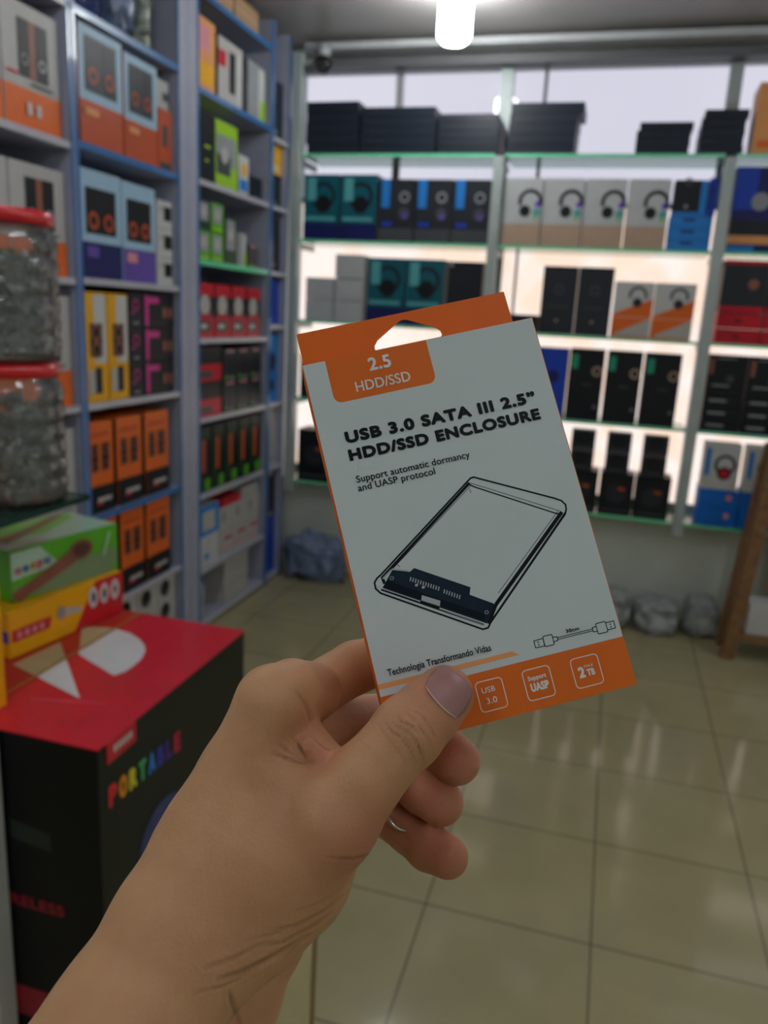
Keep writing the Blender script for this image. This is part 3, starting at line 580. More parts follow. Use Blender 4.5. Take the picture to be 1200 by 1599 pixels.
lump('plastic_bag', (.585, 4.15, 0), (.078, .10, .18), M_BAGG, 9, label='crumpled grey plastic bag on the floor beside the wooden stand', cat='bag', group='grey plastic bags')
lump('plastic_bag', (-1.52, 4.14, 0), (.18, .10, .25), M_BAGB, 11, label='blue-grey plastic bag on the floor in the back left corner', cat='bag', group='blue grey bags')
lump('plastic_bag', (-1.10, 4.14, 0), (.15, .10, .17), M_BAGB, 12, label='blue-grey plastic bag on the floor behind the held package', cat='bag', group='blue grey bags')
lump('plastic_bag', (-1.90, 2.58, 2.386), (.11, .075, .34), M_BAGD, 13, .12, label='dark blue bag on the highest shelf, left of the pale blue bag', cat='bag')
lump('plastic_bag', (-1.89, 2.755, 2.386), (.11, .06, .34), M_BAGB, 14, .16, label='pale blue bag of small things on the highest shelf', cat='bag', rz=.1)
lump('plastic_bag', (-1.89, 2.905, 2.386), (.10, .05, .34), M_BAGY, 15, .14, label='greenish bag of small things on the highest shelf beside the post', cat='bag')
lump('plastic_bag', (-1.87, 3.27, .036), (.10, .05, .20), mat('clear_polythene', (180, 186, 186), .2, var=.25, scale=16, bump=.4), 16, .14, label='clear plastic bag on the bottom shelf left of the plain white boxes', cat='bag')

# ------------------------------------------------------------------ wooden stand at the right
M_WOOD = mat('brown_wood', (134, 96, 62), 0.5, var=.25, scale=30)
st = tag(empty('wooden_stand', (.80, 3.87, 0)), 'brown wooden stand with slanted leg at the right edge of the frame', 'stand')
for (x0, x1, y) in ((-.115, -.04, -.02), (.42, .36, -.02), (-.115, -.04, .16), (.42, .36, .16)):
    b = MB(); p0 = Vector((x0, y, 0)); p1 = Vector((x1, y, 1.02)); w = .03
    b.v += [(p0.x - w, y - .02, 0), (p0.x + w, y - .02, 0), (p0.x + w, y + .02, 0), (p0.x - w, y + .02, 0), (p1.x - w, y - .02, p1.z), (p1.x + w, y - .02, p1.z), (p1.x + w, y + .02, p1.z), (p1.x - w, y + .02, p1.z)]
    k = b.mi(M_WOOD)
    for q in ((0, 3, 2, 1), (4, 5, 6, 7), (0, 1, 5, 4), (1, 2, 6, 5), (2, 3, 7, 6), (3, 0, 4, 7)): b.f.append(q); b.m.append(k); b.sm.append(False)
    b.build('leg', st, .003)
b = MB(); b.box(-.10, .40, -.035, .175, .10, .13, M_WOOD); b.build('shelf', st, .002)
b = MB(); b.box(-.05, .40, -.035, .175, 1.02, 1.045, M_WOOD); b.build('top_board', st, .002)
b = MB(); b.box(-.08, .30, .0, .14, 0, .15, pm('white')); o = b.build('carton', None, .003); o.location = (.83, 3.86, .131)
tag(o, 'white carton standing on the low shelf of the wooden stand', 'box')
lump('wrapped_bundle', (.98, 3.94, .284), (.13, .04, .70), mat('grey_film', (120, 120, 128), .3, var=.25, scale=10, bump=.3), 21, .06, label='grey plastic wrapped bundle standing on the white carton', cat='bundle')

# ------------------------------------------------------------------ lamp, security camera, ceiling tubes
lp = tag(empty('ceiling_bulb', (-.80, 3.655, H)), 'large glowing cylindrical bulb hanging from the ceiling', 'lamp')
b = MB(); b.lathe([(.045, 0), (.045, -.015), (.028, -.018), (.026, -.0295)][::-1], mat('lamp_holder', (200, 205, 205), .4), 24); b.build('holder', lp)
b = MB(); r = .070
prof = [(.03, -.030), (.055, -.034), (r - .006, -.042), (r, -.054), (r, -.192), (r - .007, -.208), (.048, -.220), (.02, -.224)]
b.lathe(prof[::-1], emis('bulb_glow', (250, 255, 252), BULB_EMIT), 40); b.build('diffuser', lp)
cc = tag(empty('security_camera', (-1.585, 4.19, 2.79)), 'small black security camera under the white beam in the corner', 'camera')
b = MB(); b.lathe([(.03, -.035), (.035, -.02), (.035, 0.019)], mat('camera_mount', (176, 178, 184), .4), 20); b.build('mount', cc)
b = MB(); pr = [(.006, -.115)] + [(.045 * math.cos(a), -.07 + .045 * math.sin(a)) for a in np.linspace(-1.2, 1.2, 9)] + [(.015, -.034)]
b.lathe(pr, M_BLKP, 24); b.tube([(0, -.03, -.085), (.02, -.09, -.10)], .026, M_BLKP, 16); b.build('camera_body', cc)
M_TUBE = emis('tube_glow', (240, 248, 255), TUBE_EMIT)
for i, (x, y, L) in enumerate(((-1.0, 1.1, 1.2), (.75, 1.1, 1.2), (-.9, -.9, 1.2), (.9, -.9, 1.2), (1.6, 2.6, 1.2))):
    t = tag(empty('tube_lamp', (x, y, H)), 'white fluorescent tube lamp on the ceiling, %s' % ('front left', 'front right', 'rear left', 'rear right', 'by the right wall')[i], 'lamp', 'tube lamps on the ceiling')
    b = MB(); b.box(-.03, .03, -L / 2, L / 2, -.03, 0, mat('fitting_white', (210, 210, 210), .4)); b.build('fitting', t)
    b = MB(); b.tube([(0, -L / 2 + .03, -.05), (0, L / 2 - .03, -.05)], .019, M_TUBE, 12); b.build('tube', t)

# ------------------------------------------------------------------ big red and black speaker carton
RX0, RX1, RY0, RY1, RZ = -1.34, -.774, 1.055, 1.63, .75
rb = tag(empty('speaker_carton', ((RX0 + RX1) / 2, RY0, 0)), 'large black speaker carton with red top and rainbow lettering in the left foreground', 'box')
ox, oy = (RX0 + RX1) / 2, RY0
M_RED = mat('red_print', (206, 14, 44), .32, var=.07, coat=.2); M_BLK = mat('black_print', (12, 13, 16), .35, spec=.2); M_BLK2 = mat('green_black_print', (32, 37, 33), .35, spec=.2)
b = MB(); b.box(RX0 - ox, RX1 - ox, 0, RY1 - oy, 0, RZ - .003, M_BLK); b.m[3] = b.mi(M_BLK2)
e = .0008; rx = RX1 - ox + e
def pf(y, z): return (rx + e, y - oy, z)
rain = ['red', 'orange', 'yellow', 'green', 'sky', 'blue', 'violet', 'red']
tx = 'PORTABLE'; M_R = [mat('rainbow_%d' % i, c, .4) for i, c in enumerate(((226, 40, 50), (236, 150, 30), (220, 210, 50), (60, 180, 110), (40, 140, 220), (50, 60, 170), (80, 40, 140), (190, 20, 60)))]
for i, ch in enumerate(tx):
    y0 = 1.080 + i * .0318; s = .0255 if ch != 'I' else .01
    put_text(b, ch, y0, y0 + s, .618 - .0022 * i, .044, M_R[i], pf, bold=.07)
b.poly([pf(1.21 + .0 + .075 * math.cos(a) * 1.15 + .05, .45 + .075 * math.sin(a)) for a in np.linspace(0, 6.283, 36, endpoint=False)], mat('blue_picture', (52, 66, 120), .35, var=.3))
b.poly([pf(1.26 + .055 * math.cos(a), .45 + .045 * math.sin(a)) for a in np.linspace(0, 6.283, 36, endpoint=False)][::1], mat('violet_picture', (86, 74, 170), .35, var=.3)); b.v[-36:] = [(x + e, y, z) for x, y, z in b.v[-36:]]
def pff(x, z): return (x - ox, -e, z)
M_DR = mat('dim_red_print', (150, 14, 40), .4)
put_text(b, 'WIRELESS', -1.03, -.858, .385, .024, M_DR, pff, bold=.05)
b.poly([pff(-1.30, .205), pff(-1.30, .15), pff(-.925, .13), pff(-.905, .2)], M_DR)
b.poly([pff(-.965, .57), pff(-.965, .53), pff(-.88, .52), pff(-.88, .555)], mat('dim_green_print', (22, 34, 30), .4))
b.build('body', rb, .002)
b = MB(); b.box(RX0 - ox - .001, RX1 - ox + .001, -.001, RY1 - oy + .001, RZ - .0028, RZ, M_RED)
def pt(x, y, k=1): return (x - ox, y - oy, RZ + .0004 * k)
M_WP = mat('white_print', (214, 212, 214), .4)
b.poly([pt(*q) for q in ((-1.12, 1.409), (-1.134, 1.276), (-.914, 1.199))], M_WP)
from itertools import chain
b.poly([pt(*q) for q in ((-1.132, 1.502), (-1.041, 1.368), (-.913, 1.308), (-.904, 1.330), (-.902, 1.36), (-.907, 1.40), (-.920, 1.435), (-.939, 1.463), (-.970, 1.49), (-1.007, 1.51), (-1.045, 1.519), (-1.08, 1.52))], M_WP)
b.poly([(x, y, z) for x, y, z in (pt(-1.0, 1.16), pt(-.86, 1.20), pt(-.858, 1.205), pt(-1.0, 1.167))], mat('faint_print', (216, 80, 96), .4))
b.build('lid', rb)
b = MB(); b.poly([(p[0] - ox, p[1] - oy, RZ + .0016) for p in ((-1.15, RY0), (-1.052, RY0), (-1.052, RY1), (-1.15, RY1))], clear('packing_tape', (253, 242, 208), .97, .5, -.22))
b.poly([(p[0] - ox, p[1] - oy, RZ + .0022) for p in ((-1.057, RY0), (-1.050, RY0), (-1.050, RY1), (-1.057, RY1))], mat('tape_edge', (168, 120, 50), .3)); b.build('tape', rb)
b = MB(); b.box(RX1 - ox + .001, RX1 - ox + .003, .022, .112, .708, .7495, M_RED); 
for i in range(5): b.poly([(RX1 - ox + .0036, .042 + .012 * i + dx, .722 + dz) for dx, dz in ((0, 0), (.008, 0), (.008, .014), (0, .014))], M_WP)
b.build('flap', rb)
# white carton left of it
b = MB(); b.box(-.12, .12, 0, .045, 0, .745, pm('white')); o = b.build('carton', None, .002); o.location = (-1.094, 1.005, 0); tag(o, 'tall thin white carton leaning beside the black speaker carton at the left edge', 'box')
# yellow and red torch box lying on the speaker carton
yb = empty('torch_box', (-1.149, 1.287, RZ + .003)); tag(yb, 'yellow and red box lying on top of the big red carton', 'box')
yb.rotation_euler = (0, 0, math.radians(90 - 8.4)); YL, YD, YH = .337, .20, .104
b = MB(); b.box(0, YL, 0, YD, 0, YH, pm('yellow'))
M_RP = mat('red_print_b', (204, 28, 40), .35)
b.poly([(x, -e, z) for x, z in ((YL * .53, 0), (YL, 0), (YL, YH), (YL * .74, YH))][::1], M_RP)
b.poly([(x, -e, z) for x, z in ((YL * .02, .035), (YL * .32, .035), (YL * .34, .062), (YL * .02, .062))], M_RP)
for i in range(3): b.poly([(YL * (.71 + .105 * i) + .0145 * math.cos(a), -2 * e, .066 + .026 * math.sin(a)) for a in np.linspace(0, 6.283, 20, endpoint=False)], M_WP)
for i in range(3): b.poly([(YL * (.71 + .105 * i) + .006 * math.cos(a), -3 * e, .066 + .014 * math.sin(a)) for a in np.linspace(0, 6.283, 8 - 2 * i, endpoint=False)], pm('ink'))
b.poly([(YL * .42 + x, -2 * e, .052 + z) for x, z in ((0, 0), (.06, -.008), (.06, .004), (0, .018))], pm('offwhite'))
b.poly([(YL * .42 + .012 * math.cos(a), -3 * e, .06 + .015 * math.sin(a)) for a in np.linspace(0, 6.283, 16, endpoint=False)], pm('grey'))
for i in range(4): b.poly([(.02 + .02 * i + x, -2 * e, .041 + z) for x, z in ((0, 0), (.012, 0), (.012, .014), (0, .014))], pm('pink'))
b.poly([(-e, y, z) for y, z in ((0, .035), (0, .062), (YD, .062), (YD, .035))], pm('purple'))
b.build('body', yb, .0015)
# green and white microphone box on top
gb = empty('microphone_box', (-1.177, 1.335, RZ + .003 + YH + .001)); tag(gb, 'green and white box with copper microphone picture, lying on the yellow box', 'box')
gb.rotation_euler = (0, 0, math.radians(90 - 12)); GL, GD, GH = .30, .17, .116
M_GR = mat('green_print', (86, 178, 30), .3, coat=.3); M_MT = mat('mint_print', (176, 214, 190), .3, coat=.3); M_CP = mat('copper_print', (132, 84, 68), .35, var=.2)
b = MB(); b.box(0, GL, 0, GD, 0, GH, M_GR)
b.poly([(x, -e, z) for x, z in ((0, .012), (GL * .35, .0), (GL * .9, .0), (GL, .03), (GL * .96, .062), (GL * .4, .045), (0, .03))], mat('grey_green_print', (120, 150, 110), .3))
b.poly([(x, -2 * e, z) for x, z in ((0, .05), (GL * .42, .06), (GL * .25, .112), (0, .112))], M_MT)
b.poly([(x, -3 * e, z) for x, z in ((.0, .006), (.02, .0), (GL * .60, .055), (GL * .56, .088), (.0, .022))], M_CP)
b.poly([(GL * .62 + .034 * math.cos(a), -4 * e, .078 + .024 * math.sin(a)) for a in np.linspace(0, 6.283, 28, endpoint=False)], M_CP)
b.poly([(GL * .62 + .024 * math.cos(a), -5 * e, .078 + .015 * math.sin(a)) for a in np.linspace(0, 6.283, 28, endpoint=False)], mat('copper_dark', (84, 54, 46), .35))
b.poly([(x, -4 * e, z) for x, z in ((GL * .83, .05), (GL * .85, .048), (GL * .92, .10), (GL * .90, .105))], M_MT)
for i, ch in enumerate('oeepu'):
    put_text(b, ch, .008 + i * .019, .008 + i * .019 + .015, .062 + .0015 * i, .022, mat('toy_letter_%d' % (i % 3), ((190, 70, 110), (50, 110, 170), (200, 140, 60))[i % 3], .4), lambda x, z: (x, -5 * e, z), bold=.06)
b.poly([(x, y, GH + e) for x, y in ((0, .005), (GL, .005), (GL, GD), (0, GD))], M_MT)
b.poly([(x, y, GH + 2 * e) for x, y in ((.0, .10), (GL * .45, .06), (GL * .9, .12), (GL, GD), (.0, GD))], mat('leaf_green_print', (130, 200, 100), .3))
b.poly([(x, y, GH + 3 * e) for x, y in ((.03, .05), (.16, .10), (.27, .15), (.25, .165), (.14, .12), (.03, .085))], mat('brown_print', (150, 116, 90), .35, var=.2))
b.build('body', gb, .0015)
b = MB(); b.box(0, .10, 0, .05, 0, .46, pm('yellow')); o = b.build('carton', None, .002); o.location = (-1.121, 1.078, RZ + .001)
tag(o, 'tall yellow carton standing at the left edge of the frame in front of the jars', 'box')

# cream board close to the viewer, mostly hidden by the forearm
cb = tag(empty('standing_board', (-.331, .95, 0)), 'upright cream board with brown edge, mostly hidden behind the wrist', 'board')
b = MB(); b.box(-.14, -.0015, 0, .015, 0, .593, mat('cream_panel', (214, 200, 160), .35)); b.build('panel', cb)
b = MB(); b.box(-.0015, 0, -.001, .016, 0, .593, mat('brown_edging', (120, 92, 58), .4)); b.build('edging', cb)
b = MB(); b.box(-.142, .001, -.002, .017, .593, .605, mat('cream_panel', (214, 200, 160), .35)); b.build('top_board', cb)

# ------------------------------------------------------------------ jars on a glass shelf
ds = tag(empty('display_stand', (-1.22, 1.29, 0)), 'small stand with one dark green glass shelf carrying the jars', 'stand')
b = MB(); b.box(-.28, .17, -.13, .14, 1.083, 1.094, clear('dark_glass', (60, 92, 84), .5, .05, .2)); b.box(.17, .174, -.13, .14, 1.082, 1.095, mat('dark_glass_edge', (24, 60, 52), .15)); b.box(-.28, .174, .14, .143, 1.082, 1.095, mat('dark_glass_edge', (24, 60, 52), .15)); b.build('glass_shelf', ds)
for y in (-.11, .11):
    b = MB(); b.box(-.30, -.27, y - .012, y + .012, 0, 1.5, M_ALU); b.box(-.28, .10, y - .006, y + .006, 1.068, 1.082, M_ALU); b.build('upright', ds)
M_JAR = clear('jar_plastic', (232, 236, 236), .90, .08, .35)
M_LID = mat('red_lid', (206, 20, 34), .3, coat=.3)
M_FOIL = mat('silver_packets', (178, 180, 174), .25, metal=.15, var=.3, scale=60, bump=.3)
def jar(z, lab, lab2, seed):
    j = tag(empty('plastic_jar', (JX, JY, z)), lab, 'jar', 'red lidded jars')
    b = MB(); R = .107; prof = [(.0, .002), (R - .01, .002), (R, .014)]
    for i in range(6):
        z0 = .02 + i * .036; prof += [(R - .001, z0), (R + .001, z0 + .008), (R + .001, z0 + .024), (R - .0025, z0 + .031)]
    prof += [(R - .003, .238), (R - .012, .248), (R - .012, .262)]
    b.lathe(prof, M_JAR, 56, cap=False); b.build('body', j)
    b = MB(); b.lathe([(.0, .252), (R - .008, .252), (R - .003, .256), (R - .003, .273), (R - .010, .279), (.0, .279)], M_LID, 56, cap=False); b.build('lid', j)
    rs = np.random.RandomState(seed); b = MB(); k = b.mi(M_FOIL)
    top = .20
    for i in range(330):
        a = rs.uniform(0, 6.28); rr = (R - .020) * math.sqrt(rs.uniform(.2, 1)); zz = rs.uniform(.016, top); c = np.array([rr * math.cos(a), rr * math.sin(a), zz])
        A = np.linalg.qr(rs.normal(size=(3, 3)))[0]; s = rs.uniform(.006, .015)
        n0 = len(b.v)
        for p in ((-1, -1, 0), (1, -1, .3), (1, 1, -.2), (-1, 1, .25), (0, 0, .55), (0, 0, -.5)):
            q = c + A @ (np.array(p) * s); rad = math.hypot(q[0], q[1]); 
            if rad > R - .008: q[:2] *= (R - .008) / rad
            q[2] = max(q[2], .006); b.v.append(tuple(q))
        for q in ((0, 1, 4), (1, 2, 4), (2, 3, 4), (3, 0, 4), (1, 0, 5), (2, 1, 5), (3, 2, 5), (0, 3, 5)): b.f.append(tuple(n0 + x for x in q)); b.m.append(k); b.sm.append(False)
    o = b.build('silver_packets'); o.location = (JX, JY, z); tag(o, lab2, 'packets', None, 'stuff')
JX, JY = -1.150, 1.322
jar(1.0955, 'clear ribbed jar with red lid, the lower one, full of silver packets', 'silver packets filling the lower clear jar', 1)
jar(1.3760, 'clear ribbed jar with red lid, the upper one, stacked on the other', 'silver packets filling the upper clear jar', 2)

# ------------------------------------------------------------------ held package (camera-near frame: centimetres, x right, y down, z forward)
def place_cm(o):
    """an object modelled in centimetres in the axes the viewer sees, set at the viewer's position"""
    m = Matrix.Identity(4)
    for i in range(3):
        m[i][0] = RC[0][i] * .01; m[i][1] = RC[1][i] * .01; m[i][2] = RC[2][i] * .01; m[i][3] = CAM[i]
    return m
MCM = place_cm(None)
def w3(q): return Vector(MCM @ Vector(q))
BT = np.array([-2.816, -5.028, 27.264])
BE = np.array([.971, -.222, .095]); BG = np.array([.234, .96, -.155])
BE /= np.linalg.norm(BE); BG -= BE * (BE @ BG); BG /= np.linalg.norm(BG); BN = np.cross(BE, BG)
BW, BH, BD = 8.3, 13.04, 1.9
pk = empty('hard_drive_package'); 
mm = Matrix.Identity(4)
wE, wG, wN = [np.array((MCM.to_3x3() @ Vector(v)).normalized()) for v in (BE, BG, BN)]
wO = w3(BT)
for i in range(3): mm[i][0] = wE[i]; mm[i][1] = wN[i]; mm[i][2] = -wG[i]; mm[i][3] = wO[i] + (wE[i] * BW / 2 + wG[i] * BH) * .01
pk.matrix_world = mm
tag(pk, 'white and orange hard drive enclosure package held up in the hand', 'package')
M_BW = mat('package_white', (206, 214, 214), .42, spec=.12, var=.02, scale=25); M_BO = mat('package_orange', (224, 108, 30), .45, var=.04, spec=.2); M_BO2 = mat('package_pale_orange', (238, 160, 96), .42)
M_TK = mat('package_black_ink', (14, 18, 24), .45, spec=.12); M_TW = mat('package_white_ink', (236, 230, 226), .45, spec=.12); M_BLU = mat('package_slate_ink', (22, 38, 54), .45, spec=.12, var=.15, scale=200); M_LB = mat('package_light_ink', (176, 184, 184), .45)
def fl(x, y, k=1): return ((x - BW / 2) * .01, -.00003 * k, (BH - y) * .01)      # package face: cm from its top left corner
b = MB()
W2, Hh, Dd = BW / 200, BH / 100, BD / 100
r_ = .0006
b.box(-W2, W2, 0, Dd, 0, Hh, M_BO)
body_faces = len(b.f)
b.poly([fl(.02, .01), fl(8.28, .01), fl(8.28, 11.44), fl(.02, 11.44)][::-1], M_BW)
b.m[2] = b.mi(M_BO)
def line(pts, w, m, k=3, closed=False):
    P = [np.array(p, float) for p in pts]; n = len(P)
    for i in range(n if closed else n - 1):
        a, c = P[i], P[(i + 1) % n]; d = c - a; L = np.linalg.norm(d); 
        if L < 1e-6: continue
        d /= L; nn = np.array([-d[1], d[0]]) * w / 2; a2 = a - d * w * .3; c2 = c + d * w * .3
        b.poly([fl(*(q), k) for q in (a2 + nn, c2 + nn, c2 - nn, a2 - nn)], m)
def fill(pts, m, k=2): b.poly([fl(*p, k) for p in pts], m)
def rrect(x0, y0, x1, y1, r, n=6):
    P = []
    for cx, cy, a0 in ((x1 - r, y0 + r, -90), (x1 - r, y1 - r, 0), (x0 + r, y1 - r, 90), (x0 + r, y0 + r, 180)):
        for i in range(n + 1):
            a = math.radians(a0 + 90 * i / n); P.append((cx + r * math.cos(a), cy + r * math.sin(a)))
    return P
bd = rrect(.80, -.3, 4.40, 1.58, .28); bd = [(x, max(y, .01)) for x, y in bd]
fill(bd, M_BO, 2)
def T(txt, x0, x1, base, cap, m, bold=0.0, k=4, sp=1.0): put_text(b, txt, x0, x1, 0, cap, m, lambda x, y: fl(x, base - y, k), bold, sp)
T('2.5', 2.23, 3.02, .70, .47, M_TW, .045); T('HDD/SSD', 1.62, 3.55, 1.34, .36, M_TW, .02)
T('USB 3.0 SATA III 2.5\u201d', .86, 7.62, 3.04, .42, M_TK, .085); T('HDD/SSD ENCLOSURE', .84, 7.62, 3.66, .41, M_TK, .085)
T('Support automatic dormancy', .90, 4.86, 4.43, .235, M_TK, .018); T('and UASP protocol', .88, 3.56, 4.73, .235, M_TK, .018)
# drive drawing
O1 = [(4.68, 5.13), (4.80, 5.12), (7.30, 6.44), (7.52, 6.58), (7.62, 6.74), (7.60, 6.9), (7.52, 7.05), (4.10, 9.98), (3.98, 10.12), (3.80, 10.13), (.80, 8.20), (.68, 8.02), (.69, 7.82), (.80, 7.70), (.95, 7.62)]
line(O1, .06, M_TK, 3, True)
line([(4.58, 5.30), (.98, 7.72), (1.0, 7.9)], .10, M_TK); line([(4.66, 5.36), (1.25, 7.6)], .02, M_TK)
line([(4.60, 5.34), (4.75, 5.46), (7.25, 6.98), (7.4, 6.98)], .045, M_TK); line([(4.62, 5.28), (7.36, 6.90)], .02, M_TK)
line([(7.40, 6.98), (4.46, 9.42)], .13, M_TK); line([(7.54, 6.98), (4.2, 9.86)], .03, M_TK); line([(7.30, 6.9), (4.6, 9.1)], .02, M_TK); line([(4.46, 9.42), (4.05, 9.98)], .1, M_TK)
line([(.86, 8.10), (3.85, 9.98)], .06, M_TK); line([(.74, 7.95), (3.9, 10.02)], .015, M_LB, 5); line([(4.56, 5.48), (4.57, 5.62)], .02, M_TK); line([(1.50, 7.3), (1.62, 7.5)], .02, M_TK)
fill([(1.36, 7.55), (1.91, 7.74), (2.08, 7.65), (3.75, 8.70), (3.66, 8.93), (4.46, 9.46), (3.98, 9.98), (.90, 8.05)], M_BLU, 2)
line([(1.36, 7.52), (1.86, 7.70)], .05, M_LB, 5); line([(1.0, 7.75), (1.32, 7.55)], .06, M_LB, 5)
fill([(1.12, 7.86), (3.98, 9.66), (3.90, 9.86), (.94, 8.02)], mat('package_navy_ink', (10, 20, 32), .45, spec=.12), 4)
for i in range(12): q = i / 11; x, y = 1.90 + q * .83, 7.93 + q * .52; line([(x, y), (x - .05, y + .10)], .035, M_LB, 5)
for i in range(7): q = i / 6; x, y = 2.89 + q * .45, 8.58 + q * .30; line([(x, y), (x - .05, y + .10)], .035, M_LB, 5)
for (x, y) in ((2.02, 8.22), (2.22, 8.34)): fill([(x + .055 * math.cos(a), y + .045 * math.sin(a)) for a in np.linspace(0, 6.283, 12, endpoint=False)], M_LB, 6)
fill([(2.11, 8.58), (2.66, 8.90), (2.60, 9.07), (2.05, 8.74)], M_LB, 6); line([(2.02, 8.78), (2.56, 9.12)], .05, M_TK, 7)
for (x, y) in ((1.28, 7.81), (4.06, 9.62)): line([(x + .06 * math.cos(a), y + .05 * math.sin(a)) for a in np.linspace(0, 6.283, 12, endpoint=False)], .018, M_LB, 6, True)
# cable drawing
line([(5.34, 10.89), (5.66, 10.88), (5.65, 11.13), (5.34, 11.12)], .03, M_TK, 3, True); line(rrect(5.66, 10.82, 5.98, 11.16, .04, 3), .03, M_TK, 3, True)
line([(5.98, 10.92), (6.13, 10.94), (6.13, 11.06), (5.98, 11.07)], .03, M_TK); line([(6.13, 10.97), (7.34, 10.97)], .026, M_TK); line([(6.13, 11.03), (7.34, 11.03)], .026, M_TK)
line([(7.50, 10.92), (7.36, 10.93), (7.36, 11.07), (7.50, 11.08)], .03, M_TK); line(rrect(7.50, 10.83, 7.84, 11.18, .04, 3), .03, M_TK, 3, True); line([(7.84, 10.88), (8.12, 10.88), (8.12, 11.12), (7.84, 11.12)], .03, M_TK)
for x in (5.47, 7.98):
    for y in (10.96, 11.05): fill([(x - .025, y - .02), (x + .025, y - .02), (x + .025, y + .02), (x - .025, y + .02)], M_TK, 3)
T('30cm', 6.46, 6.92, 10.90, .12, M_TK, .04); T('Technologia Transformando Vidas', .42, 3.90, 10.86, .22, M_TK, .015)
fill([(.02, 11.04), (4.55, 11.04), (4.76, 11.21), (.02, 11.21)], M_BO2, 2)
for (x0, y0, x1, y1) in ((3.09, 11.74, 3.98, 12.70), (4.68, 11.74, 5.60, 12.72), (6.33, 11.76, 7.26, 12.72)): line(rrect(x0, y0, x1, y1, .13, 4), .03, M_TW, 3, True)
T('USB', 3.25, 3.70, 12.12, .17, M_TW, .02); T('3.0', 3.32, 3.68, 12.48, .19, M_TW, .02)
T('Support', 4.82, 5.44, 12.10, .15, M_TW, .06); T('UASP', 4.84, 5.46, 12.46, .27, M_TW, .07)
T('2', 6.50, 6.72, 12.42, .36, M_TW, .07); T('MAX', 6.74, 7.06, 12.13, .1, M_TW, .0); T('TB', 6.78, 7.05, 12.40, .22, M_TW, .07)
b.build('carton_body', pk)
# hang tab with its slot: strip of board continuing the back panel
b = MB()
def bl(x, y, yy): return ((x - BW / 2) * .01, yy, (BH - y) * .01)
out = [(.13, .02), (.13, -1.90), (8.17, -1.93), (8.2, .02)]
slot = [(2.84, -.72), (2.86, -.86), (3.02, -1.06), (3.95, -1.60), (4.10, -1.65), (4.28, -1.62), (5.28, -1.08), (5.42, -.92), (5.44, -.76), (5.36, -.68), (2.92, -.64)]
# quad fan between outer frame and slot, both faces
yf, yk = BD * .01 - .0004, BD * .01 + .0001
outer_pts = [(.13, -.62), (.13, -.9), (.13, -1.3), (2.6, -1.91), (4.1, -1.92), (5.6, -1.92), (8.17, -1.4), (8.18, -.9), (8.19, -.7), (8.2, -.3), (.13, -.3)]
# explicit outline corners are kept by inserting them
ring_o = [(.13, -.72), (.13, -.9), (.13, -1.915), (3.6, -1.92), (4.1, -1.92), (4.9, -1.925), (8.17, -1.93), (8.18, -1.0), (8.19, -.74), (8.2, .02), (.13, .02)]
n_ = len(slot)
for yy, rev in ((yf, False), (yk, True)):
    for i in range(n_):
        j = (i + 1) % n_
        q = [bl(*ring_o[i], yy), bl(*ring_o[j], yy), bl(*slot[j], yy), bl(*slot[i], yy)]
        b.poly(q[::-1] if rev else q, M_BO)
for i in range(n_):
    j = (i + 1) % n_
    b.poly([bl(*slot[i], yf), bl(*slot[j], yf), bl(*slot[j], yk), bl(*slot[i], yk)], M_BO); b.poly([bl(*ring_o[i], yf), bl(*ring_o[i], yk), bl(*ring_o[j], yk), bl(*ring_o[j], yf)], M_BO)
b.build('hang_tab', pk)

# ------------------------------------------------------------------ hand and forearm: one continuous surface from a blended distance field
def C3(u, v, d): return np.array([(u - 600) / FPX * d, (v - 799.5) / FPX * d, d])
def cone(P, a, c, ra, rb):
    ba = c - a; h = np.clip(((P - a) @ ba) / (ba @ ba), 0, 1)
    return np.linalg.norm(P - a - h[:, None] * ba, axis=1) - (ra + (rb - ra) * h)
def smin(a, c, k):
    h = np.clip(.5 + .5 * (c - a) / k, 0, 1); return c + (a - c) * h - k * h * (1 - h)
def chain_(P, pts, k=.25):
    d = None
    for (p, r), (q, s) in zip(pts[:-1], pts[1:]):
        e_ = cone(P, C3(*p), C3(*q), r, s); d = e_ if d is None else smin(d, e_, k)
    return d
ARM1 = [((355, 1318, 24.8), 2.03), ((282, 1445, 23.8), 1.98), ((200, 1592, 22.6), 2.02), ((55, 1810, 20.6), 2.2), ((-60, 1975, 19.2), 2.3)]
ARM2 = [((452, 1376, 25.2), 1.75), ((395, 1425, 24.8), 1.75), ((310, 1480, 24.3), 1.75), ((215, 1610, 23.2), 1.85), ((90, 1790, 21.4), 2.1), ((-20, 1950, 20.0), 2.3)]
LOBE = [((440, 1440, 26.8), 1.0), ((422, 1474, 26.5), 1.0), ((368, 1560, 26.0), 1.4), ((300, 1690, 25.0), 1.6), ((170, 1870, 23.4), 1.8)]
PALM = [
 [((425, 1096, 25.0), 1.12), ((378, 1215, 25.0), 1.35), ((350, 1320, 24.8), 1.9)],          # index metacarpal
 [((440, 1125, 26.8), 1.1), ((400, 1230, 26.6), 1.4), ((380, 1330, 26.0), 1.9)],
 [((462, 1170, 28.4), 1.1), ((430, 1260, 27.8), 1.4), ((420, 1350, 26.8), 1.8)],
 [((485, 1235, 29.6), 1.1), ((460, 1310, 28.6), 1.4), ((440, 1390, 27.2), 1.6)],
 [((452, 1225, 25.0), 1.25), ((430, 1310, 24.8), 1.7)],                                    # first web muscle
 [((566, 1222, 24.0), 1.12), ((520, 1275, 24.0), 1.38), ((458, 1348, 24.6), 1.72)],         # thumb metacarpal
 [((520, 1290, 26.0), 1.2), ((480, 1350, 26.4), 1.5)],
 [((462, 1150, 25.6), .85), ((520, 1222, 25.0), .85)]]
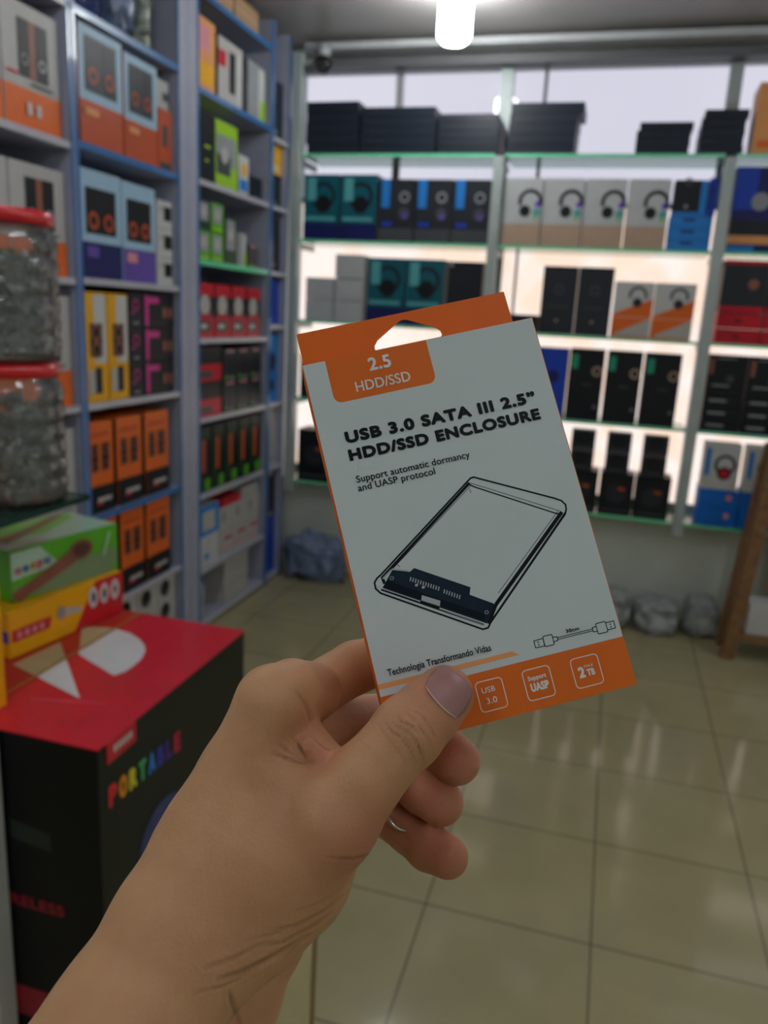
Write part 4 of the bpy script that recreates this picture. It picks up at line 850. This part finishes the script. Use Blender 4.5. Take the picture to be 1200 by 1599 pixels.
THUMB = [((566, 1222, 24.0), 1.12), ((600, 1185, 24.05), 1.06), ((637, 1143, 24.15), 1.12), ((668, 1112, 24.4), 1.02), ((694, 1085, 24.75), .92)]
INDEX = [((425, 1096, 25.0), 1.1), ((456, 1079, 25.9), 1.02), ((486, 1080, 26.9), 1.02)]
INDEX2 = [((492, 1078, 28.0), .95), ((555, 1042, 28.9), .95), ((625, 1022, 29.2), .88), ((690, 1010, 29.0), .8)]
MIDDLE = [((445, 1135, 27.6), 1.0), ((600, 1120, 31.4), .92), ((655, 1142, 30.0), .88), ((684, 1164, 29.2), .92), ((713, 1188, 28.5), .86)]
RING_ = [((462, 1170, 28.4), 1.0), ((575, 1165, 31.0), .9), ((628, 1208, 29.9), .84), ((660, 1232, 29.1), .9), ((688, 1253, 28.5), .83)]
PINKY = [((485, 1235, 29.6), .95), ((572, 1248, 30.6), .84), ((640, 1300, 29.2), .77), ((670, 1322, 28.5), .84), ((699, 1338, 27.9), .74)]
BO_ = BT.copy()
def pack_sd(P, infl=0.0):
    q = P - BO_; x = q @ BE; y = q @ BG; z = q @ BN
    dx = np.abs(x - BW / 2) - BW / 2; dy = np.abs(y - BH / 2) - BH / 2; dz = np.abs(z - BD / 2) - BD / 2
    o = np.stack([dx, dy, dz], 1); return np.linalg.norm(np.maximum(o, 0), axis=1) + np.minimum(o.max(1), 0)
def hand_sd(P):
    palm = None
    for c in PALM:
        d = chain_(P, c, .5); palm = d if palm is None else smin(palm, d, .75)
    arm = smin(chain_(P, ARM1, .6), chain_(P, ARM2, .6), 1.5)
    palm = smin(palm, arm, .9)
    palm = smin(palm, chain_(P, LOBE, .5), .12)
    # small fold of skin in the web between thumb and index finger
    palm = smin(palm, cone(P, C3(480, 1163, 24.3), C3(502, 1186, 24.2), .27, .31), .2)
    out = None
    for ch, k in ((THUMB, .35), (INDEX, .30), (INDEX2, .05), (MIDDLE, .25), (RING_, .3), (PINKY, .3)):
        f = smin(chain_(P, ch, .14), palm, k); out = f if out is None else np.minimum(out, f)
    # soft finger pads pressed flat against the package
    return np.maximum(out, -(pack_sd(P) - .012))
def surface_nets(fn, lo, hi, h):
    n = np.ceil((hi - lo) / h).astype(int) + 1
    B = 8; nb = np.ceil(n / B).astype(int); n = nb * B + 1
    V = np.full(n, 9.0, dtype=np.float32)
    bi = np.stack(np.meshgrid(*[np.arange(k) for k in nb], indexing='ij'), -1).reshape(-1, 3)
    cen = lo + (bi + .5) * B * h
    dc = np.concatenate([fn(c) for c in np.array_split(cen, max(1, len(cen) // 40000))])
    act = bi[np.abs(dc) < B * h * .87 * 1.35 + .3]
    ins = bi[dc < -(B * h * .87 * 1.35 + .3)]
    for i in ins: V[i[0] * B:i[0] * B + B + 1, i[1] * B:i[1] * B + B + 1, i[2] * B:i[2] * B + B + 1] = -9
    loc = np.stack(np.meshgrid(*[np.arange(B + 1)] * 3, indexing='ij'), -1).reshape(-1, 3)
    for s0 in range(0, len(act), 150):
        a = act[s0:s0 + 150]; idx = (a[:, None, :] * B + loc[None]).reshape(-1, 3)
        V[idx[:, 0], idx[:, 1], idx[:, 2]] = fn(lo + idx * h)
    S = V < 0
    c8 = [(i, j, k) for i in (0, 1) for j in (0, 1) for k in (0, 1)]
    sl = lambda A, o: A[o[0]:A.shape[0] - 1 + o[0], o[1]:A.shape[1] - 1 + o[1], o[2]:A.shape[2] - 1 + o[2]]
    cnt = sum(sl(S, o).astype(np.int8) for o in c8)
    cells = np.argwhere((cnt > 0) & (cnt < 8)); ids = -np.ones(np.array(V.shape) - 1, dtype=np.int64); ids[cells[:, 0], cells[:, 1], cells[:, 2]] = np.arange(len(cells))
    acc = np.zeros((len(cells), 3)); num = np.zeros(len(cells))
    for a in c8:
        for ax in range(3):
            if a[ax]: continue
            c = list(a); c[ax] = 1
            va = V[cells[:, 0] + a[0], cells[:, 1] + a[1], cells[:, 2] + a[2]]; vb = V[cells[:, 0] + c[0], cells[:, 1] + c[1], cells[:, 2] + c[2]]
            m = (va < 0) != (vb < 0); t = np.where(m, va / np.where(m, va - vb, 1), 0)
            p = np.tile(np.array(a, float), (len(cells), 1)); p[:, ax] += t
            acc[m] += p[m]; num[m] += 1
    verts = lo + (cells + acc / num[:, None]) * h
    F = []
    for ax in range(3):
        u, v = (ax + 1) % 3, (ax + 2) % 3
        A = np.take(S, range(S.shape[ax] - 1), ax); Bq = np.take(S, range(1, S.shape[ax]), ax)
        e_ = np.argwhere(A != Bq); e_ = e_[(e_[:, u] > 0) & (e_[:, v] > 0) & (e_[:, u] < S.shape[u] - 1) & (e_[:, v] < S.shape[v] - 1)]
        du = np.zeros(3, int); du[u] = 1; dv = np.zeros(3, int); dv[v] = 1
        g_ = lambda q: ids[q[:, 0], q[:, 1], q[:, 2]]
        q = np.stack([g_(e_), g_(e_ - du), g_(e_ - du - dv), g_(e_ - dv)], 1)
        fl_ = ~A[e_[:, 0], e_[:, 1], e_[:, 2]]; q[fl_] = q[fl_][:, ::-1]; F.append(q)
    F = np.concatenate(F); F = F[(F >= 0).all(1)]
    return verts, F
lo = np.array([-12.5, 2.6, 16.5]); hi = np.array([4.2, 20.2, 33.2])
HV, HF = surface_nets(hand_sd, lo, hi, .072)
# settle the vertices on the true surface, smooth normals from the field
def grad(P):
    e_ = .02; g_ = np.stack([hand_sd(P + np.eye(3)[i] * e_) - hand_sd(P - np.eye(3)[i] * e_) for i in range(3)], 1)
    return g_ / (np.linalg.norm(g_, axis=1, keepdims=True) + 1e-9)
HN = np.concatenate([grad(c) for c in np.array_split(HV, 12)])
# creases: fine grooves over the thumb joint, the wrist and the web
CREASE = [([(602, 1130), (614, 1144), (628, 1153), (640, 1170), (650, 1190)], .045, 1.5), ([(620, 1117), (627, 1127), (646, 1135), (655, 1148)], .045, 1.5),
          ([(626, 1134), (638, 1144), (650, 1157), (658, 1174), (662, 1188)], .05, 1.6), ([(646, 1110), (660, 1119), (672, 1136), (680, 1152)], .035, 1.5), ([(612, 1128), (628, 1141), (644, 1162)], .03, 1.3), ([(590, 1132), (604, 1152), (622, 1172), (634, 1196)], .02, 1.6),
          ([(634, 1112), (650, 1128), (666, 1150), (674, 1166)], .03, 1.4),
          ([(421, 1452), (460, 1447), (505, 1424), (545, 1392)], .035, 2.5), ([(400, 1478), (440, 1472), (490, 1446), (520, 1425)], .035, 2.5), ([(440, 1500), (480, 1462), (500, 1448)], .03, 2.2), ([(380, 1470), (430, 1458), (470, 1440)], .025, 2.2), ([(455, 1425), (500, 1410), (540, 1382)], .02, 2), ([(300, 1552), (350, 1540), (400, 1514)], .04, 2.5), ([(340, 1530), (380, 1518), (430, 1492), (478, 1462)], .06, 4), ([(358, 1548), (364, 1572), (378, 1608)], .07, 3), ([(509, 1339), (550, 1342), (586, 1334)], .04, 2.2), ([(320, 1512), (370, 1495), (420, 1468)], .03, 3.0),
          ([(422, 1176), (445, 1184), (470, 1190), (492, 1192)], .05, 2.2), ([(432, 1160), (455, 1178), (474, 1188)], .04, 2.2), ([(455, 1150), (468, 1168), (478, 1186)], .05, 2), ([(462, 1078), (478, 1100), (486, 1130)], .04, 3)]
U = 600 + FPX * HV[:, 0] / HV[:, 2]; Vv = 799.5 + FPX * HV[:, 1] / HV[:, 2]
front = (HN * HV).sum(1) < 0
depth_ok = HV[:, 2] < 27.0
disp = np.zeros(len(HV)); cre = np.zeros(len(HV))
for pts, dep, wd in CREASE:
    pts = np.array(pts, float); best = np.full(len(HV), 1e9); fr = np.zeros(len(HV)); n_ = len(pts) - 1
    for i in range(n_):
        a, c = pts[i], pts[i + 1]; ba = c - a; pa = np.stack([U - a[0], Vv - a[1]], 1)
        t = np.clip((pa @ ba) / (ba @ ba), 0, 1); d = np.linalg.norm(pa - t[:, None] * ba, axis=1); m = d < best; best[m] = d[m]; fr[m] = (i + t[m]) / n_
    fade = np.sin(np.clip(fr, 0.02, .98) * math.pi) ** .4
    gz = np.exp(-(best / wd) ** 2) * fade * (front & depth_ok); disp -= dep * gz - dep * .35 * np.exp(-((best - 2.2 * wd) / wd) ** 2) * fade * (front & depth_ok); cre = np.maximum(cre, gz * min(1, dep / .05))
HV = HV + HN * disp[:, None]
me = bpy.data.meshes.new('hand_and_forearm')
ORG = np.array(C3(260, 1500, 24))
HW = (np.array(MCM.to_3x3()) @ (HV - ORG).T).T
me.from_pydata(HW.tolist(), [], HF.tolist())
me.polygons.foreach_set('use_smooth', np.ones(len(HF), bool)); me.update()
# redness of the skin: fingertips and knuckles are pinker than the back of the hand
red = np.zeros(len(HV))
for p, r in (((711, 1186, 28.2), 2.0), ((687, 1251, 28.0), 2.0), ((697, 1336, 27.6), 2.0), ((694, 1085, 24.5), 1.6), ((560, 1300, 23.5), 1.4), ((500, 1170, 24), .8), ((660, 1150, 29), 3.0), ((640, 1230, 29), 2.5)):
    red = np.maximum(red, .8 * np.exp(-(np.linalg.norm(HV - C3(*p), axis=1) / r) ** 2))
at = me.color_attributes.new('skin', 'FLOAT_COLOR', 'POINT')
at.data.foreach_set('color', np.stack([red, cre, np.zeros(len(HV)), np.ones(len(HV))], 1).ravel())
def skin_material():
    m = bpy.data.materials.new('skin'); m.use_nodes = True; n = m.node_tree.nodes; l = m.node_tree.links; b = n['Principled BSDF']
    a = n.new('ShaderNodeAttribute'); a.attribute_name = 'skin'; sp = n.new('ShaderNodeSeparateColor'); l.new(a.outputs['Color'], sp.inputs[0])
    t = n.new('ShaderNodeTexCoord'); z = n.new('ShaderNodeTexNoise'); z.inputs['Scale'].default_value = 60; z.inputs['Detail'].default_value = 6; l.new(t.outputs['Object'], z.inputs['Vector'])
    r = n.new('ShaderNodeValToRGB'); r.color_ramp.elements[0].position = .3; r.color_ramp.elements[1].position = .7
    r.color_ramp.elements[0].color = rgb(SKIN_A); r.color_ramp.elements[1].color = rgb(SKIN_B); l.new(z.outputs['Fac'], r.inputs[0])
    m1 = n.new('ShaderNodeMixRGB'); l.new(sp.outputs[0], m1.inputs[0]); l.new(r.outputs[0], m1.inputs[1]); m1.inputs[2].default_value = rgb(SKIN_R)
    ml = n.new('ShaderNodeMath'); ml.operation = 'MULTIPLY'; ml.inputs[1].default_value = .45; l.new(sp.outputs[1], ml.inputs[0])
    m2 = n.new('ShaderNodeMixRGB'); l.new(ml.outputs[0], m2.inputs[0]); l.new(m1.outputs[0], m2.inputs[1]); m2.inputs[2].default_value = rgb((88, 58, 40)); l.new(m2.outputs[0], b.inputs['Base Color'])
    b.inputs['Roughness'].default_value = .5; b.inputs['Specular IOR Level'].default_value = .35
    b.inputs['Subsurface Weight'].default_value = .12; b.inputs['Subsurface Radius'].default_value = (.9, .35, .2); b.inputs['Subsurface Scale'].default_value = .006
    v = n.new('ShaderNodeTexVoronoi'); v.inputs['Scale'].default_value = 900; l.new(t.outputs['Object'], v.inputs['Vector'])
    z2 = n.new('ShaderNodeTexNoise'); z2.inputs['Scale'].default_value = 250; z2.inputs['Detail'].default_value = 6; l.new(t.outputs['Object'], z2.inputs['Vector'])
    ad = n.new('ShaderNodeMath'); ad.operation = 'MULTIPLY_ADD'; ad.inputs[1].default_value = .35; l.new(v.outputs['Distance'], ad.inputs[0]); l.new(z2.outputs['Fac'], ad.inputs[2])
    bp = n.new('ShaderNodeBump'); bp.inputs['Strength'].default_value = .35; bp.inputs['Distance'].default_value = .0005; l.new(ad.outputs[0], bp.inputs['Height']); l.new(bp.outputs[0], b.inputs['Normal'])
    return m
SKIN_A, SKIN_B, SKIN_R = (190, 139, 100), (202, 152, 111), (182, 112, 88)
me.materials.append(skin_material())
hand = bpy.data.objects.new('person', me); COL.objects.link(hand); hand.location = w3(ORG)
tag(hand, "person's bare left hand and forearm holding the package between thumb and fingers", 'person')
# thumbnail: a curved plate lying on the thumb
NB = np.array([(658, 1073), (712, 1130)], float); NT = np.array([(690, 1035), (744, 1077)], float)
nu, nv = 18, 22; P = []; ok = []
for j in range(nv + 1):
    for i in range(nu + 1):
        s, t = i / nu * 2 - 1, j / nv * 2 - 1
        s2, t2 = s * math.sqrt(1 - .28 * t * t), t * math.sqrt(1 - .28 * s * s)   # rounded corners
        a = NB[0] + (NB[1] - NB[0]) * (s2 + 1) / 2; c = NT[0] + (NT[1] - NT[0]) * (s2 + 1) / 2
        P.append(a + (c - a) * (t2 + 1) / 2)
P = np.array(P); D_r = np.stack([(P[:, 0] - 600) / FPX, (P[:, 1] - 799.5) / FPX, np.ones(len(P))], 1); D_r /= np.linalg.norm(D_r, axis=1, keepdims=True)
tt = np.full(len(P), 20.0)
for _ in range(60): tt += np.clip(hand_sd(D_r * tt[:, None]), -.5, .5) * .9
Q = D_r * tt[:, None]; G = grad(Q); Q = Q + G * .018
qw = (np.array(MCM.to_3x3()) @ (Q - ORG).T).T
b = MB(); M_NAIL = mat('nail', (158, 112, 108), .42, var=.05); M_NRIM = mat('nail_edge', (204, 172, 150), .4); k0 = b.mi(M_NAIL); k1 = b.mi(M_NRIM)
b.v = [tuple(x) for x in qw]
for j in range(nv):
    for i in range(nu):
        q = (j * (nu + 1) + i, j * (nu + 1) + i + 1, (j + 1) * (nu + 1) + i + 1, (j + 1) * (nu + 1) + i)
        if tt[list(q)].max() < 27: b.f.append(q[::-1]); b.m.append(k1 if j < 1 else k0); b.sm.append(True)
nl = b.build('thumbnail', hand); nl['label'] = 'smooth pinkish grey thumb nail'
md = nl.modifiers.new('thickness', 'SOLIDIFY'); md.thickness = .0004; md.offset = -1

# silver ring glimpsed between the thumb and the little finger
b = MB(); N_ = 48; nr = C3(590, 1190, 31.0) - C3(634, 1262, 29.2); nr = np.array([-.50, .72, .48]); nr /= np.linalg.norm(nr)
ua = np.cross(nr, [0, 0, 1.0]); ua /= np.linalg.norm(ua); ub = np.cross(nr, ua); cc_ = C3(628, 1268, 29.0)
path = [tuple(np.array(MCM.to_3x3()) @ (cc_ - ORG + .74 * (ua * math.cos(t) + ub * math.sin(t)))) for t in np.linspace(0, 2 * math.pi, N_)]
b.tube(path, .0006, mat('silver', (214, 212, 206), .18, metal=.8), 8)
rg = b.build('finger_ring'); rg.location = hand.location; tag(rg, 'thin silver ring on a finger, glimpsed below the thumb', 'ring')
